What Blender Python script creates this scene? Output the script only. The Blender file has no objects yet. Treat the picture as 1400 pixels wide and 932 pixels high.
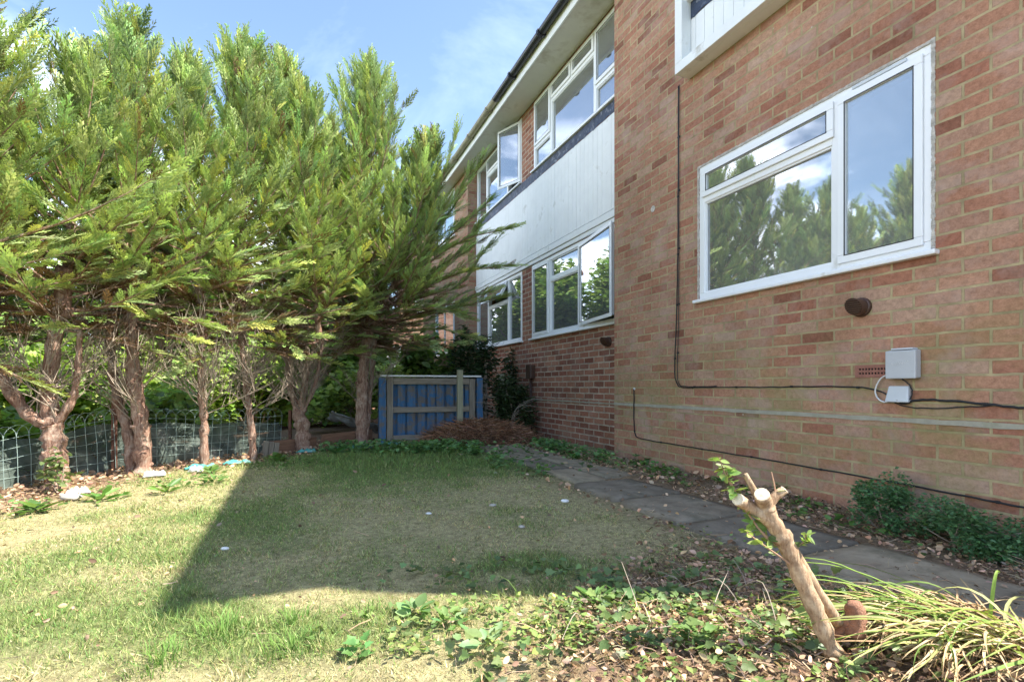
import bpy, bmesh, math, random
import numpy as np
from mathutils import Vector, Matrix, noise as mnoise

random.seed(7)
RNG = np.random.default_rng(7)
TH = math.radians(23.08)                 # wall recedes 23 degrees to the left of the view axis
NV = Vector((math.cos(TH), math.sin(TH), 0))      # horizontal direction into the building
WV = Vector((-math.sin(TH), math.cos(TH), 0))     # horizontal direction along the wall, away
COL = bpy.context.scene.collection
R = math.radians

# ------------------------------------------------------------------ scene, camera, light
sc = bpy.context.scene
sc.view_settings.view_transform = 'Standard'
sc.view_settings.look = 'None'
sc.view_settings.gamma = 1
sc.view_settings.exposure = 1.56
cam = bpy.data.cameras.new('camera'); camo = bpy.data.objects.new('camera', cam); COL.objects.link(camo)
cam.sensor_width = 36; cam.lens = 17.6; cam.shift_y = 0.0436; cam.clip_start = .02; cam.clip_end = 3000
camo.location = (0, 0, .77); camo.rotation_euler = (R(90), 0, 0)
sc.camera = camo
sc.cycles.max_bounces = 7; sc.cycles.diffuse_bounces = 3; sc.cycles.glossy_bounces = 3
sc.cycles.transmission_bounces = 4; sc.cycles.transparent_max_bounces = 12
sc.cycles.sample_clamp_indirect = 6

ELEV = R(53.3)
hx, hy = -.981, .195                     # horizontal travel of the light
L = Vector((hx*math.cos(ELEV), hy*math.cos(ELEV), -math.sin(ELEV)))
sun = bpy.data.lights.new('sun', 'SUN'); suno = bpy.data.objects.new('sun', sun); COL.objects.link(suno)
sun.energy = 4.7; sun.angle = R(.5); sun.color = (1, .94, .84)
suno.rotation_euler = L.to_track_quat('-Z', 'Y').to_euler()
suno.location = (6, -2, 12)

wd = bpy.data.worlds.new('World'); sc.world = wd; wd.use_nodes = True
nt = wd.node_tree; nt.nodes.clear()
def N(t, typ, **k):
    n = t.nodes.new(typ)
    for a, b in k.items():
        if a.startswith('i_'):
            key = a[2:]
            n.inputs[int(key) if key.isdigit() else key.replace('_', ' ')].default_value = b
        else: setattr(n, a, b)
    return n
def MATH(t, op, a, b=None, clamp=False):
    n = t.nodes.new('ShaderNodeMath'); n.operation = op; n.use_clamp = clamp
    for i, v in enumerate((a, b)):
        if v is None: continue
        if isinstance(v, (int, float)): n.inputs[i].default_value = v
        else: t.links.new(v, n.inputs[i])
    return n.outputs[0]
def MIX(t, fac, a, b, blend='MIX'):
    n = t.nodes.new('ShaderNodeMixRGB'); n.blend_type = blend
    for i, v in enumerate((fac, a, b)):
        if isinstance(v, (int, float)): n.inputs[i].default_value = v
        elif isinstance(v, tuple): n.inputs[i].default_value = (*v[:3], 1)
        else: t.links.new(v, n.inputs[i])
    return n.outputs[0]
def RAMP(t, fac, stops, interp='LINEAR'):
    n = t.nodes.new('ShaderNodeValToRGB'); n.color_ramp.interpolation = interp
    e = n.color_ramp.elements
    while len(e) > 1: e.remove(e[-1])
    for i, (p, c) in enumerate(stops):
        if not isinstance(c, tuple): c = (c, c, c)
        x = e[0] if i == 0 else e.new(p)
        x.position = p; x.color = (*c[:3], 1)
    t.links.new(fac, n.inputs[0])
    return n.outputs[0]
def NOISE(t, vec, scale, detail=4, rough=.55, dist=0):
    n = t.nodes.new('ShaderNodeTexNoise'); n.inputs['Scale'].default_value = scale
    n.inputs['Detail'].default_value = detail; n.inputs['Roughness'].default_value = rough
    n.inputs['Distortion'].default_value = dist
    if vec is not None: t.links.new(vec, n.inputs['Vector'])
    return n.outputs['Fac']
sky = N(nt, 'ShaderNodeTexSky', sky_type='NISHITA', sun_disc=False)
sky.sun_elevation = ELEV
sky.sun_rotation = math.atan2(-L.x, -L.y)
sky.air_density = 1.0; sky.dust_density = .6; sky.ozone_density = 1.0
tc = N(nt, 'ShaderNodeTexCoord')
sep = N(nt, 'ShaderNodeSeparateXYZ'); nt.links.new(tc.outputs['Generated'], sep.inputs[0])
# clouds sit on a flat layer: project the direction on it
zz = MATH(nt, 'ADD', MATH(nt, 'MAXIMUM', sep.outputs[2], 0.0), .09)
cx = MATH(nt, 'DIVIDE', sep.outputs[0], zz); cy = MATH(nt, 'DIVIDE', sep.outputs[1], zz)
cmb = N(nt, 'ShaderNodeCombineXYZ'); nt.links.new(cx, cmb.inputs[0]); nt.links.new(cy, cmb.inputs[1])
wisp = RAMP(nt, NOISE(nt, cmb.outputs[0], .9, 7, .62, .7), [(.5, 0.0), (.85, .2)])
dirn = N(nt, 'ShaderNodeVectorMath', operation='DOT_PRODUCT'); dirn.inputs[1].default_value = (-.95, .25, 0)
nt.links.new(tc.outputs['Generated'], dirn.inputs[0])
cmap = N(nt, 'ShaderNodeMapping'); cmap.inputs['Scale'].default_value = (1, 1, 2.6); cmap.inputs['Location'].default_value = (.3, 0.1, .25)
nt.links.new(tc.outputs['Generated'], cmap.inputs[0])
puffn = NOISE(nt, cmap.outputs[0], 3.1, 8, .55, .2)
puffm = MATH(nt, 'MULTIPLY', RAMP(nt, puffn, [(.44, 0.0), (.53, 1.0)]), RAMP(nt, dirn.outputs['Value'], [(.5, 0.0), (.7, 1.0)]))
puffm = MATH(nt, 'MULTIPLY', puffm, RAMP(nt, sep.outputs[2], [(.0, 1.0), (.38, 1.0), (.47, 0.0)]))
c1 = MIX(nt, wisp, sky.outputs[0], (11.0, 12.0, 13.5))
shadec = MIX(nt, RAMP(nt, puffn, [(.5, 0.0), (.66, 1.0)]), (11, 12, 14), (20, 20, 20.5))
c2 = MIX(nt, puffm, c1, shadec)
bg = N(nt, 'ShaderNodeBackground'); bg.inputs[1].default_value = .128
nt.links.new(c2, bg.inputs[0])
wo = N(nt, 'ShaderNodeOutputWorld'); nt.links.new(bg.outputs[0], wo.inputs[0])

# ------------------------------------------------------------------ object helpers
def tag(o, label=None, cat=None, group=None, kind=None):
    if label: o['label'] = label
    if cat: o['category'] = cat
    if group: o['group'] = group
    if kind: o['kind'] = kind
    return o
def empty(name, loc=(0, 0, 0), rz=0, parent=None):
    o = bpy.data.objects.new(name, None); COL.objects.link(o)
    o.location = loc; o.rotation_euler = (0, 0, rz); o.empty_display_size = .1
    o.parent = parent
    return o
class MB:
    """collects boxes, tubes and sheets into one mesh object"""
    def __init__(s): s.v = []; s.f = []; s.c = []; s.cc = (1, 1, 1)
    def add(s, vs, fs):
        b = len(s.v); s.v += [tuple(p) for p in vs]; s.c += [s.cc]*len(vs)
        s.f += [tuple(i+b for i in f) for f in fs]
    def box(s, a, b, rot=None, org=None):
        x0, y0, z0 = (min(a[i], b[i]) for i in range(3)); x1, y1, z1 = (max(a[i], b[i]) for i in range(3))
        vs = [Vector(p) for p in ((x0,y0,z0),(x1,y0,z0),(x1,y1,z0),(x0,y1,z0),(x0,y0,z1),(x1,y0,z1),(x1,y1,z1),(x0,y1,z1))]
        if rot is not None:
            o = Vector(org or (0, 0, 0)); vs = [rot @ (p-o) + o for p in vs]
        s.add(vs, [(0,3,2,1),(4,5,6,7),(0,1,5,4),(1,2,6,5),(2,3,7,6),(3,0,4,7)])
    def tube(s, pts, radii, n=8, cap=True, jit=0):
        pts = [Vector(p) for p in pts]
        if isinstance(radii, (int, float)): radii = [radii]*len(pts)
        rings = []; u = None
        for i, p in enumerate(pts):
            d = (pts[min(i+1, len(pts)-1)] - pts[max(i-1, 0)])
            if d.length < 1e-9: d = Vector((0, 0, 1))
            d.normalize()
            if u is None:
                u = d.orthogonal().normalized()
            else:
                u = (u - d*u.dot(d)); u = u.normalized() if u.length > 1e-6 else d.orthogonal().normalized()
            w = d.cross(u)
            rings.append([p + (u*math.cos(2*math.pi*k/n) + w*math.sin(2*math.pi*k/n))*radii[i]*(1+random.uniform(-jit, jit)) for k in range(n)])
        vs = [q for r in rings for q in r]; fs = []
        for i in range(len(pts)-1):
            for k in range(n):
                fs.append((i*n+k, i*n+(k+1) % n, (i+1)*n+(k+1) % n, (i+1)*n+k))
        if cap: fs += [tuple(reversed(range(n))), tuple((len(pts)-1)*n+k for k in range(n))]
        s.add(vs, fs)
    def build(s, name, mat, parent=None, smooth=False, bevel=0, uv=None):
        me = bpy.data.meshes.new(name); me.from_pydata(s.v, [], s.f)
        bm = bmesh.new(); bm.from_mesh(me); bmesh.ops.recalc_face_normals(bm, faces=bm.faces)
        bm.to_mesh(me); bm.free()
        if set(s.c) != {(1, 1, 1)}:
            a = me.color_attributes.new('Col', 'FLOAT_COLOR', 'POINT')
            a.data.foreach_set('color', np.array([(*c, 1) for c in s.c], dtype=np.float32).ravel())
        me.materials.append(mat)
        if smooth: me.polygons.foreach_set('use_smooth', [True]*len(me.polygons))
        if uv: wall_uv(me)
        o = bpy.data.objects.new(name, me); COL.objects.link(o); o.parent = parent
        if bevel:
            m = o.modifiers.new('b', 'BEVEL'); m.width = bevel; m.segments = 2; m.limit_method = 'ANGLE'
        return o
def wall_uv(me):
    uvl = me.uv_layers.new(name='UVMap')
    for p in me.polygons:
        for li in p.loop_indices:
            co = me.vertices[me.loops[li].vertex_index].co
            u = co.y + .1 if abs(p.normal.x) > .7 else -co.x
            v = co.z if abs(p.normal.z) < .7 else co.y
            uvl.data[li].uv = (u, v)
def arr_obj(name, V, F, mat, parent=None, col=None, smooth=False):
    """big numpy mesh: V (n,3), F (m,k), per-vertex colours (n,3)"""
    V = np.asarray(V, np.float32); F = np.asarray(F, np.int32)
    me = bpy.data.meshes.new(name); k = F.shape[1]
    me.vertices.add(len(V)); me.vertices.foreach_set('co', V.ravel())
    me.loops.add(F.size); me.loops.foreach_set('vertex_index', F.ravel())
    me.polygons.add(len(F)); me.polygons.foreach_set('loop_start', np.arange(0, F.size, k, dtype=np.int32))
    if smooth: me.polygons.foreach_set('use_smooth', np.ones(len(F), bool))
    if col is not None:
        a = me.color_attributes.new('Col', 'FLOAT_COLOR', 'POINT')
        c = np.ones((len(V), 4), np.float32); c[:, :3] = col
        a.data.foreach_set('color', c.ravel())
    me.update(calc_edges=True); me.validate()
    me.materials.append(mat)
    o = bpy.data.objects.new(name, me); COL.objects.link(o); o.parent = parent
    return o
def frames(d, roll=None, up=(0, 0, 1)):
    """rotation matrices whose X axis is d, Z axis near up, rolled about d"""
    d = d/np.linalg.norm(d, axis=1, keepdims=True)
    u = np.broadcast_to(np.asarray(up, float), d.shape).copy()
    par = np.abs((d*u).sum(1)) > .97; u[par] = (0, 1, 0)
    y = np.cross(u, d); y /= np.linalg.norm(y, axis=1, keepdims=True)
    z = np.cross(d, y)
    if roll is not None:
        c, s = np.cos(roll)[:, None], np.sin(roll)[:, None]
        y, z = y*c + z*s, z*c - y*s
    return np.stack([d, y, z], axis=2)
def scatter(T, M, P, S, C=None, tc=None):
    """T=(V,F) template; M (n,3,3); P (n,3); S (n,) or (n,3); C (n,3)"""
    V, F = T; n = len(P)
    S = np.asarray(S, float); S = S[:, None]*np.ones(3) if S.ndim == 1 else S
    vv = np.einsum('nij,nkj->nki', M, V[None]*S[:, None, :]) + P[:, None, :]
    ff = (F[None] + (np.arange(n)*len(V))[:, None, None]).reshape(-1, F.shape[1])
    cc = None
    if C is not None:
        cc = np.repeat(C, len(V), axis=0)
        if tc is not None: cc = cc*np.tile(tc, (n, 1))
    return vv.reshape(-1, 3), ff, cc
def merge(parts):
    V = []; F = []; C = []; b = 0
    for v, f, c in parts:
        V.append(v); F.append(f+b); C.append(c); b += len(v)
    return np.concatenate(V), np.concatenate(F), np.concatenate(C)

# ------------------------------------------------------------------ materials
def newmat(name):
    m = bpy.data.materials.new(name); m.use_nodes = True
    t = m.node_tree; p = t.nodes['Principled BSDF']; return m, t, p
def plain(name, col, rough=.6, noise=.12, scale=6, bump=0, metal=0, spec=.4, dirt=None, dirt_scale=3, dirt_lo=.55):
    m, t, p = newmat(name)
    tcn = N(t, 'ShaderNodeTexCoord'); o = tcn.outputs['Object']
    f = NOISE(t, o, scale, 5, .6)
    lo = tuple(c*(1-noise) for c in col); hi = tuple(min(1, c*(1+noise)) for c in col)
    c = RAMP(t, f, [(.3, lo), (.7, hi)])
    if dirt:
        c = MIX(t, RAMP(t, NOISE(t, o, dirt_scale, 6, .65, .3), [(dirt_lo, 0.0), (dirt_lo+.16, 1.0)]), c, dirt)
    t.links.new(c, p.inputs['Base Color'])
    p.inputs['Roughness'].default_value = rough; p.inputs['Metallic'].default_value = metal
    p.inputs['Specular IOR Level'].default_value = spec
    if bump:
        b = N(t, 'ShaderNodeBump'); b.inputs['Strength'].default_value = bump; b.inputs['Distance'].default_value = .01
        t.links.new(NOISE(t, o, scale*6, 5, .65), b.inputs['Height']); t.links.new(b.outputs[0], p.inputs['Normal'])
    return m
def brick_mat(name, tones, mortar, msize, soft, algae, pale=.5, bumpd=.004, off=(0, 0)):
    m, t, p = newmat(name)
    uv = N(t, 'ShaderNodeUVMap'); uv.uv_map = 'UVMap'
    mp = N(t, 'ShaderNodeMapping'); mp.inputs['Location'].default_value = (off[0], off[1], 0); t.links.new(uv.outputs[0], mp.inputs[0])
    # slightly wavy courses, as laid by hand
    wob = N(t, 'ShaderNodeTexNoise'); wob.inputs['Scale'].default_value = 7; wob.inputs['Detail'].default_value = 3
    t.links.new(uv.outputs[0], wob.inputs['Vector'])
    sub = N(t, 'ShaderNodeVectorMath', operation='SUBTRACT'); sub.inputs[1].default_value = (.5, .5, .5); t.links.new(wob.outputs['Color'], sub.inputs[0])
    scl = N(t, 'ShaderNodeVectorMath', operation='SCALE'); scl.inputs['Scale'].default_value = .012; t.links.new(sub.outputs[0], scl.inputs[0])
    ad = N(t, 'ShaderNodeVectorMath', operation='ADD'); t.links.new(mp.outputs[0], ad.inputs[0]); t.links.new(scl.outputs[0], ad.inputs[1])
    bt = N(t, 'ShaderNodeTexBrick'); t.links.new(ad.outputs[0], bt.inputs['Vector'])
    bt.offset = .5; bt.squash = 1
    for k, v in (('Scale', 1), ('Brick Width', .225), ('Row Height', .075), ('Mortar Size', msize), ('Mortar Smooth', soft), ('Bias', 0)):
        bt.inputs[k].default_value = v
    bt.inputs['Color1'].default_value = (0, 0, 0, 1); bt.inputs['Color2'].default_value = (1, 1, 1, 1); bt.inputs['Mortar'].default_value = (.5, .5, .5, 1)
    tone = RAMP(t, bt.outputs['Color'], tones, 'LINEAR')
    u = uv.outputs[0]
    # mottle inside each brick
    f1 = NOISE(t, u, 34, 7, .75); tone = MIX(t, .85, tone, RAMP(t, f1, [(.25, (.5, .47, .46)), (.5, (1, 1, 1)), (.75, (1.38, 1.42, 1.46))]), 'MULTIPLY')
    f2 = NOISE(t, u, 120, 3, .7); tone = MIX(t, .5, tone, RAMP(t, f2, [(.3, (.75, .75, .75)), (.7, (1.2, 1.2, 1.2))]), 'MULTIPLY')
    # pale bloom
    f3 = NOISE(t, u, 3.1, 7, .68, .5)
    tone = MIX(t, MATH(t, 'MULTIPLY', RAMP(t, f3, [(.48, 0.0), (.68, 1.0)]), pale), tone, (.46, .36, .31))
    mo = MIX(t, RAMP(t, NOISE(t, u, 9, 5, .6), [(.35, 0.0), (.7, 1.0)]), mortar, tuple(c*.55 for c in mortar))
    fac = RAMP(t, MATH(t, 'ADD', bt.outputs['Fac'], MATH(t, 'MULTIPLY', MATH(t, 'SUBTRACT', NOISE(t, u, 90, 3, .7), .5), .55)), [(.3, 0.0), (.72, 1.0)])
    c = MIX(t, fac, tone, mo)
    # broad grime
    c = MIX(t, 1, c, RAMP(t, NOISE(t, u, 1.3, 5, .6), [(.3, (.82, .8, .79)), (.7, (1.1, 1.1, 1.1))]), 'MULTIPLY')
    if algae:
        sp = N(t, 'ShaderNodeSeparateXYZ'); t.links.new(u, sp.inputs[0])
        g = RAMP(t, MATH(t, 'DIVIDE', sp.outputs[1], 2.0), [(.0, .25), (.12, .55), (.3, 1.0), (.42, .8), (.62, .12), (.8, 0.0)])
        g2 = RAMP(t, NOISE(t, u, 2.2, 6, .7, .4), [(.43, 0.0), (.6, 1.0)])
        near = RAMP(t, MATH(t, 'DIVIDE', sp.outputs[0], 5.0), [(.0, 1.0), (.5, .9), (.95, .5)])
        c = MIX(t, MATH(t, 'MULTIPLY', MATH(t, 'MULTIPLY', MATH(t, 'MULTIPLY', g, g2), near), algae), c, (.235, .235, .075))
    # paint spatter specks
    vo = N(t, 'ShaderNodeTexVoronoi'); vo.inputs['Scale'].default_value = 5; t.links.new(u, vo.inputs['Vector'])
    c = MIX(t, RAMP(t, vo.outputs['Distance'], [(.022, .7), (.034, 0.0)]), c, (.6, .56, .5))
    t.links.new(c, p.inputs['Base Color']); p.inputs['Roughness'].default_value = .88; p.inputs['Specular IOR Level'].default_value = .2
    h = MATH(t, 'ADD', MATH(t, 'MULTIPLY', MATH(t, 'SUBTRACT', 1, fac), .7), MATH(t, 'MULTIPLY', NOISE(t, u, 60, 6, .7), .4))
    h = MATH(t, 'ADD', h, MATH(t, 'MULTIPLY', bt.outputs['Color'], .12))
    b = N(t, 'ShaderNodeBump'); b.inputs['Strength'].default_value = 1; b.inputs['Distance'].default_value = bumpd
    t.links.new(h, b.inputs['Height']); t.links.new(b.outputs[0], p.inputs['Normal'])
    return m
def colmat(name, rough=.7, trans=0.0, spec=.3, noise=.15, scale=30):
    """colour comes from the object's own colour attribute (each leaf or blade has its own tint)"""
    m, t, p = newmat(name)
    a = N(t, 'ShaderNodeAttribute'); a.attribute_name = 'Col'
    tcn = N(t, 'ShaderNodeTexCoord')
    c = MIX(t, 1, a.outputs['Color'], RAMP(t, NOISE(t, tcn.outputs['Object'], scale, 3, .6), [(.3, 1-noise), (.7, 1+noise)]), 'MULTIPLY')
    t.links.new(c, p.inputs['Base Color']); p.inputs['Roughness'].default_value = rough; p.inputs['Specular IOR Level'].default_value = spec
    if trans:
        tr = N(t, 'ShaderNodeBsdfTranslucent'); t.links.new(MIX(t, 1, c, (1.1, 1.2, .7), 'MULTIPLY'), tr.inputs[0])
        mx = N(t, 'ShaderNodeMixShader'); mx.inputs[0].default_value = trans
        t.links.new(p.outputs[0], mx.inputs[1]); t.links.new(tr.outputs[0], mx.inputs[2])
        t.links.new(mx.outputs[0], t.nodes['Material Output'].inputs[0])
    return m
def glass_mat(name, refl=.3, tint=(.86, .9, .88)):
    m, t, p = newmat(name)
    t.nodes.remove(p)
    tr0 = N(t, 'ShaderNodeBsdfTransparent'); tr0.inputs[0].default_value = (*tint, 1)
    di = N(t, 'ShaderNodeBsdfDiffuse'); di.inputs[0].default_value = (.62, .64, .62, 1)      # pale haze put into the pane's colour, lowers its contrast
    trm = N(t, 'ShaderNodeMixShader'); trm.inputs[0].default_value = .23; t.links.new(tr0.outputs[0], trm.inputs[1]); t.links.new(di.outputs[0], trm.inputs[2])
    tr = trm
    gl = N(t, 'ShaderNodeBsdfGlossy'); gl.inputs['Roughness'].default_value = .02; gl.inputs[0].default_value = (.95, .97, 1, 1)
    fr = N(t, 'ShaderNodeFresnel'); fr.inputs[0].default_value = 1.5
    tcn = N(t, 'ShaderNodeTexCoord')
    b = N(t, 'ShaderNodeBump'); b.inputs['Strength'].default_value = .035; b.inputs['Distance'].default_value = .05
    t.links.new(NOISE(t, tcn.outputs['Object'], 1.6, 2, .5), b.inputs['Height']); t.links.new(b.outputs[0], gl.inputs['Normal'])
    f = MATH(t, 'ADD', MATH(t, 'MULTIPLY', fr.outputs[0], 1.6), refl, True)
    mx = N(t, 'ShaderNodeMixShader'); t.links.new(f, mx.inputs[0]); t.links.new(tr.outputs[0], mx.inputs[1]); t.links.new(gl.outputs[0], mx.inputs[2])
    t.links.new(mx.outputs[0], t.nodes['Material Output'].inputs[0])
    return m
def wood_mat(name, a, b, paint=None, scale=1.0, axis='z'):
    m, t, p = newmat(name)
    tcn = N(t, 'ShaderNodeTexCoord'); mp = N(t, 'ShaderNodeMapping')
    mp.inputs['Scale'].default_value = {'z': (14, 14, 1.2), 'x': (1.2, 14, 14)}[axis]
    t.links.new(tcn.outputs['Object'], mp.inputs[0])
    g = NOISE(t, mp.outputs[0], 3*scale, 6, .7, .4)
    c = RAMP(t, g, [(.3, a), (.7, b)])
    if paint:
        c = MIX(t, RAMP(t, NOISE(t, tcn.outputs['Object'], 9, 6, .7, .3), [(.40, .0), (.56, .95)]), c, MIX(t, .6, paint, RAMP(t, g, [(.3, .5), (.7, 1.3)]), 'MULTIPLY'))
    t.links.new(c, p.inputs['Base Color']); p.inputs['Roughness'].default_value = .8; p.inputs['Specular IOR Level'].default_value = .2
    bb = N(t, 'ShaderNodeBump'); bb.inputs['Strength'].default_value = .5; bb.inputs['Distance'].default_value = .004
    t.links.new(g, bb.inputs['Height']); t.links.new(bb.outputs[0], p.inputs['Normal'])
    return m

M = {}
M['brick'] = brick_mat('weathered_brick', [(.0, (.25, .11, .07)), (.08, (.36, .155, .10)), (.3, (.41, .205, .13)), (.55, (.45, .245, .155)), (.8, (.41, .23, .155)), (.95, (.46, .30, .21)), (1.0, (.34, .16, .105))],
                       (.50, .40, .23), .0075, .22, .55, pale=.5, bumpd=.007)
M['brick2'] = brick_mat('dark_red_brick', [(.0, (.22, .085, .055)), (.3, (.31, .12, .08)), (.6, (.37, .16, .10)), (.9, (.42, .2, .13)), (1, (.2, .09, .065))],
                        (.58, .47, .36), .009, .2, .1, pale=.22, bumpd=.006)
M['brick3'] = brick_mat('orange_brick', [(.0, (.36, .16, .1)), (.5, (.45, .23, .15)), (1, (.5, .28, .19))], (.5, .42, .32), .006, .2, 0)
M['upvc'] = plain('white_upvc', (.87, .88, .89), .32, .03, 3, dirt=(.6, .59, .54), dirt_scale=5, dirt_lo=.62, spec=.5)
M['paint'] = plain('white_paint', (.82, .83, .82), .5, .05, 4, bump=.15, dirt=(.5, .48, .42), dirt_scale=4, dirt_lo=.6)
M['soffit'] = plain('soffit_paint', (.66, .65, .6), .6, .06, 3, bump=.1, dirt=(.5, .47, .4), dirt_scale=3, dirt_lo=.55)
M['seal'] = plain('mortar_bead', (.58, .54, .48), .9, .3, 30, bump=.6)
M['lead'] = plain('felt_strip', (.035, .05, .09), .5, .5, 9, bump=1, dirt=(.35, .37, .42), dirt_scale=14, dirt_lo=.56)
M['black'] = plain('black_plastic', (.025, .025, .03), .35, .2, 5)
M['gutterold'] = plain('old_gutter', (.34, .31, .22), .6, .2, 5, bump=.3)
M['cable'] = plain('cable_black', (.018, .018, .02), .5, .1, 20)
M['cablew'] = plain('cable_white', (.75, .75, .74), .4, .05, 20)
M['grey'] = plain('grey_plastic', (.5, .51, .52), .45, .06, 8, dirt=(.33, .34, .33), dirt_scale=14, dirt_lo=.6)
M['greyl'] = plain('light_grey_plastic', (.6, .64, .68), .4, .05, 8, dirt=(.42, .44, .44), dirt_scale=12, dirt_lo=.6)
M['brown'] = plain('brown_plastic', (.075, .04, .028), .4, .15, 8)
M['terra'] = plain('terracotta', (.32, .14, .1), .85, .2, 20, bump=.5)
M['hole'] = plain('dark_hole', (.01, .008, .007), .9, .1, 5)
M['concrete'] = plain('pale_mortar', (.37, .345, .27), .9, .14, 14, bump=.5, dirt=(.3, .3, .2), dirt_scale=4, dirt_lo=.52)
M['roof'] = plain('roof_tile', (.17, .09, .07), .8, .25, 8, bump=.6)
M['room'] = plain('room_plaster', (.5, .5, .47), .9, .1, 2)
M['curtain'] = plain('curtain_cloth', (.62, .61, .58), .9, .1, 5)
M['glass'] = glass_mat('window_glass', .22)
M['glass2'] = glass_mat('window_glass_far', .3, (.8, .85, .84))
def bark_mat(name, dark, mid, pale, sc_=1.0):
    m, t, p = newmat(name)
    o = N(t, 'ShaderNodeTexCoord').outputs['Object']; mp = N(t, 'ShaderNodeMapping'); mp.inputs['Scale'].default_value = (1, 1, .16); t.links.new(o, mp.inputs[0])
    f = NOISE(t, mp.outputs[0], 55*sc_, 7, .75, .6)
    c = RAMP(t, f, [(.33, dark), (.5, mid), (.68, pale)])
    c = MIX(t, RAMP(t, NOISE(t, o, 9*sc_, 5, .7), [(.5, 0.0), (.66, .8)]), c, pale)
    c = MIX(t, RAMP(t, NOISE(t, o, 5*sc_, 4, .6, .5), [(.54, 0.0), (.7, .7)]), c, dark)
    t.links.new(c, p.inputs['Base Color']); p.inputs['Roughness'].default_value = .92; p.inputs['Specular IOR Level'].default_value = .15
    b = N(t, 'ShaderNodeBump'); b.inputs['Strength'].default_value = 1; b.inputs['Distance'].default_value = .012/sc_
    t.links.new(f, b.inputs['Height']); t.links.new(b.outputs[0], p.inputs['Normal']); return m
M['bark'] = bark_mat('cypress_bark', (.12, .062, .045), (.33, .195, .14), (.55, .43, .34))
M['barkd'] = plain('dead_twig', (.33, .27, .21), .9, .4, 14)
M['leaf'] = colmat('cypress_leaf', .6, .27, .35)
M['bleaf'] = colmat('broad_leaf', .45, .38, .4)
M['grassb'] = colmat('grass_blade', .6, .3, .25)
M['litter'] = colmat('dry_leaf', .8, .1, .2)
M['wood'] = wood_mat('grey_wood', (.17, .14, .11), (.34, .30, .24))
M['woodg'] = wood_mat('green_post', (.2, .2, .13), (.36, .34, .24))
M['woodx'] = wood_mat('grey_rail', (.17, .14, .11), (.36, .32, .26), axis='x')
M['blue'] = wood_mat('blue_wood', (.12, .10, .09), (.2, .18, .15), paint=(.05, .15, .30))
M['edging'] = wood_mat('brown_board', (.15, .08, .05), (.3, .17, .11), axis='x')
M['wire'] = plain('green_wire', (.36, .47, .43), .45, .15, 20)
M['rust'] = plain('rusty_metal', (.16, .075, .05), .85, .4, 14, bump=.6)
M['turq'] = plain('turquoise_net', (.10, .42, .38), .6, .35, 30, bump=1, dirt=(.3, .45, .42), dirt_scale=10, dirt_lo=.5)
M['tarp'] = plain('grey_tarp', (.30, .32, .34), .5, .2, 6, bump=.3, dirt=(.16, .15, .13), dirt_scale=6, dirt_lo=.52)
M['white'] = plain('white_scrap', (.75, .74, .72), .6, .1, 8)
M['stone'] = plain('stone', (.42, .38, .33), .9, .2, 12, bump=.5)
def net_mat():
    m, t, p = newmat('shade_net')
    tcn = N(t, 'ShaderNodeTexCoord')
    p.inputs['Roughness'].default_value = .7
    t.links.new(RAMP(t, NOISE(t, tcn.outputs['Object'], 4, 5, .7, .6), [(.35, (.035, .055, .045)), (.55, (.10, .13, .11)), (.72, (.28, .29, .26))]), p.inputs['Base Color'])
    tr = N(t, 'ShaderNodeBsdfTransparent'); mx = N(t, 'ShaderNodeMixShader')
    t.links.new(RAMP(t, NOISE(t, tcn.outputs['Object'], 5, 3, .6), [(.3, .72), (.7, .95)]), mx.inputs[0])
    t.links.new(tr.outputs[0], mx.inputs[1]); t.links.new(p.outputs[0], mx.inputs[2])
    t.links.new(mx.outputs[0], t.nodes['Material Output'].inputs[0])
    return m
M['net'] = net_mat()
def slab_mat():
    m, t, p = newmat('paving_slab')
    o = N(t, 'ShaderNodeTexCoord').outputs['Object']
    c = RAMP(t, NOISE(t, o, 5, 8, .7, .3), [(.3, (.17, .14, .10)), (.5, (.28, .238, .172)), (.72, (.38, .33, .25))])
    c = MIX(t, RAMP(t, NOISE(t, o, 2.2, 6, .7, .5), [(.5, 0.0), (.66, .75)]), c, (.105, .1, .065))
    c = MIX(t, RAMP(t, NOISE(t, o, 60, 4, .7), [(.6, 0.0), (.75, .5)]), c, (.3, .29, .27))
    oi = N(t, 'ShaderNodeObjectInfo'); c = MIX(t, 1, c, RAMP(t, oi.outputs['Random'], [(0, (.72, .72, .74)), (1, (1.18, 1.14, 1.08))]), 'MULTIPLY')
    t.links.new(c, p.inputs['Base Color']); p.inputs['Roughness'].default_value = .9; p.inputs['Specular IOR Level'].default_value = .2
    b = N(t, 'ShaderNodeBump'); b.inputs['Strength'].default_value = .7; b.inputs['Distance'].default_value = .006
    t.links.new(NOISE(t, o, 40, 7, .7), b.inputs['Height']); t.links.new(b.outputs[0], p.inputs['Normal'])
    return m
M['slab'] = slab_mat()
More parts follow.
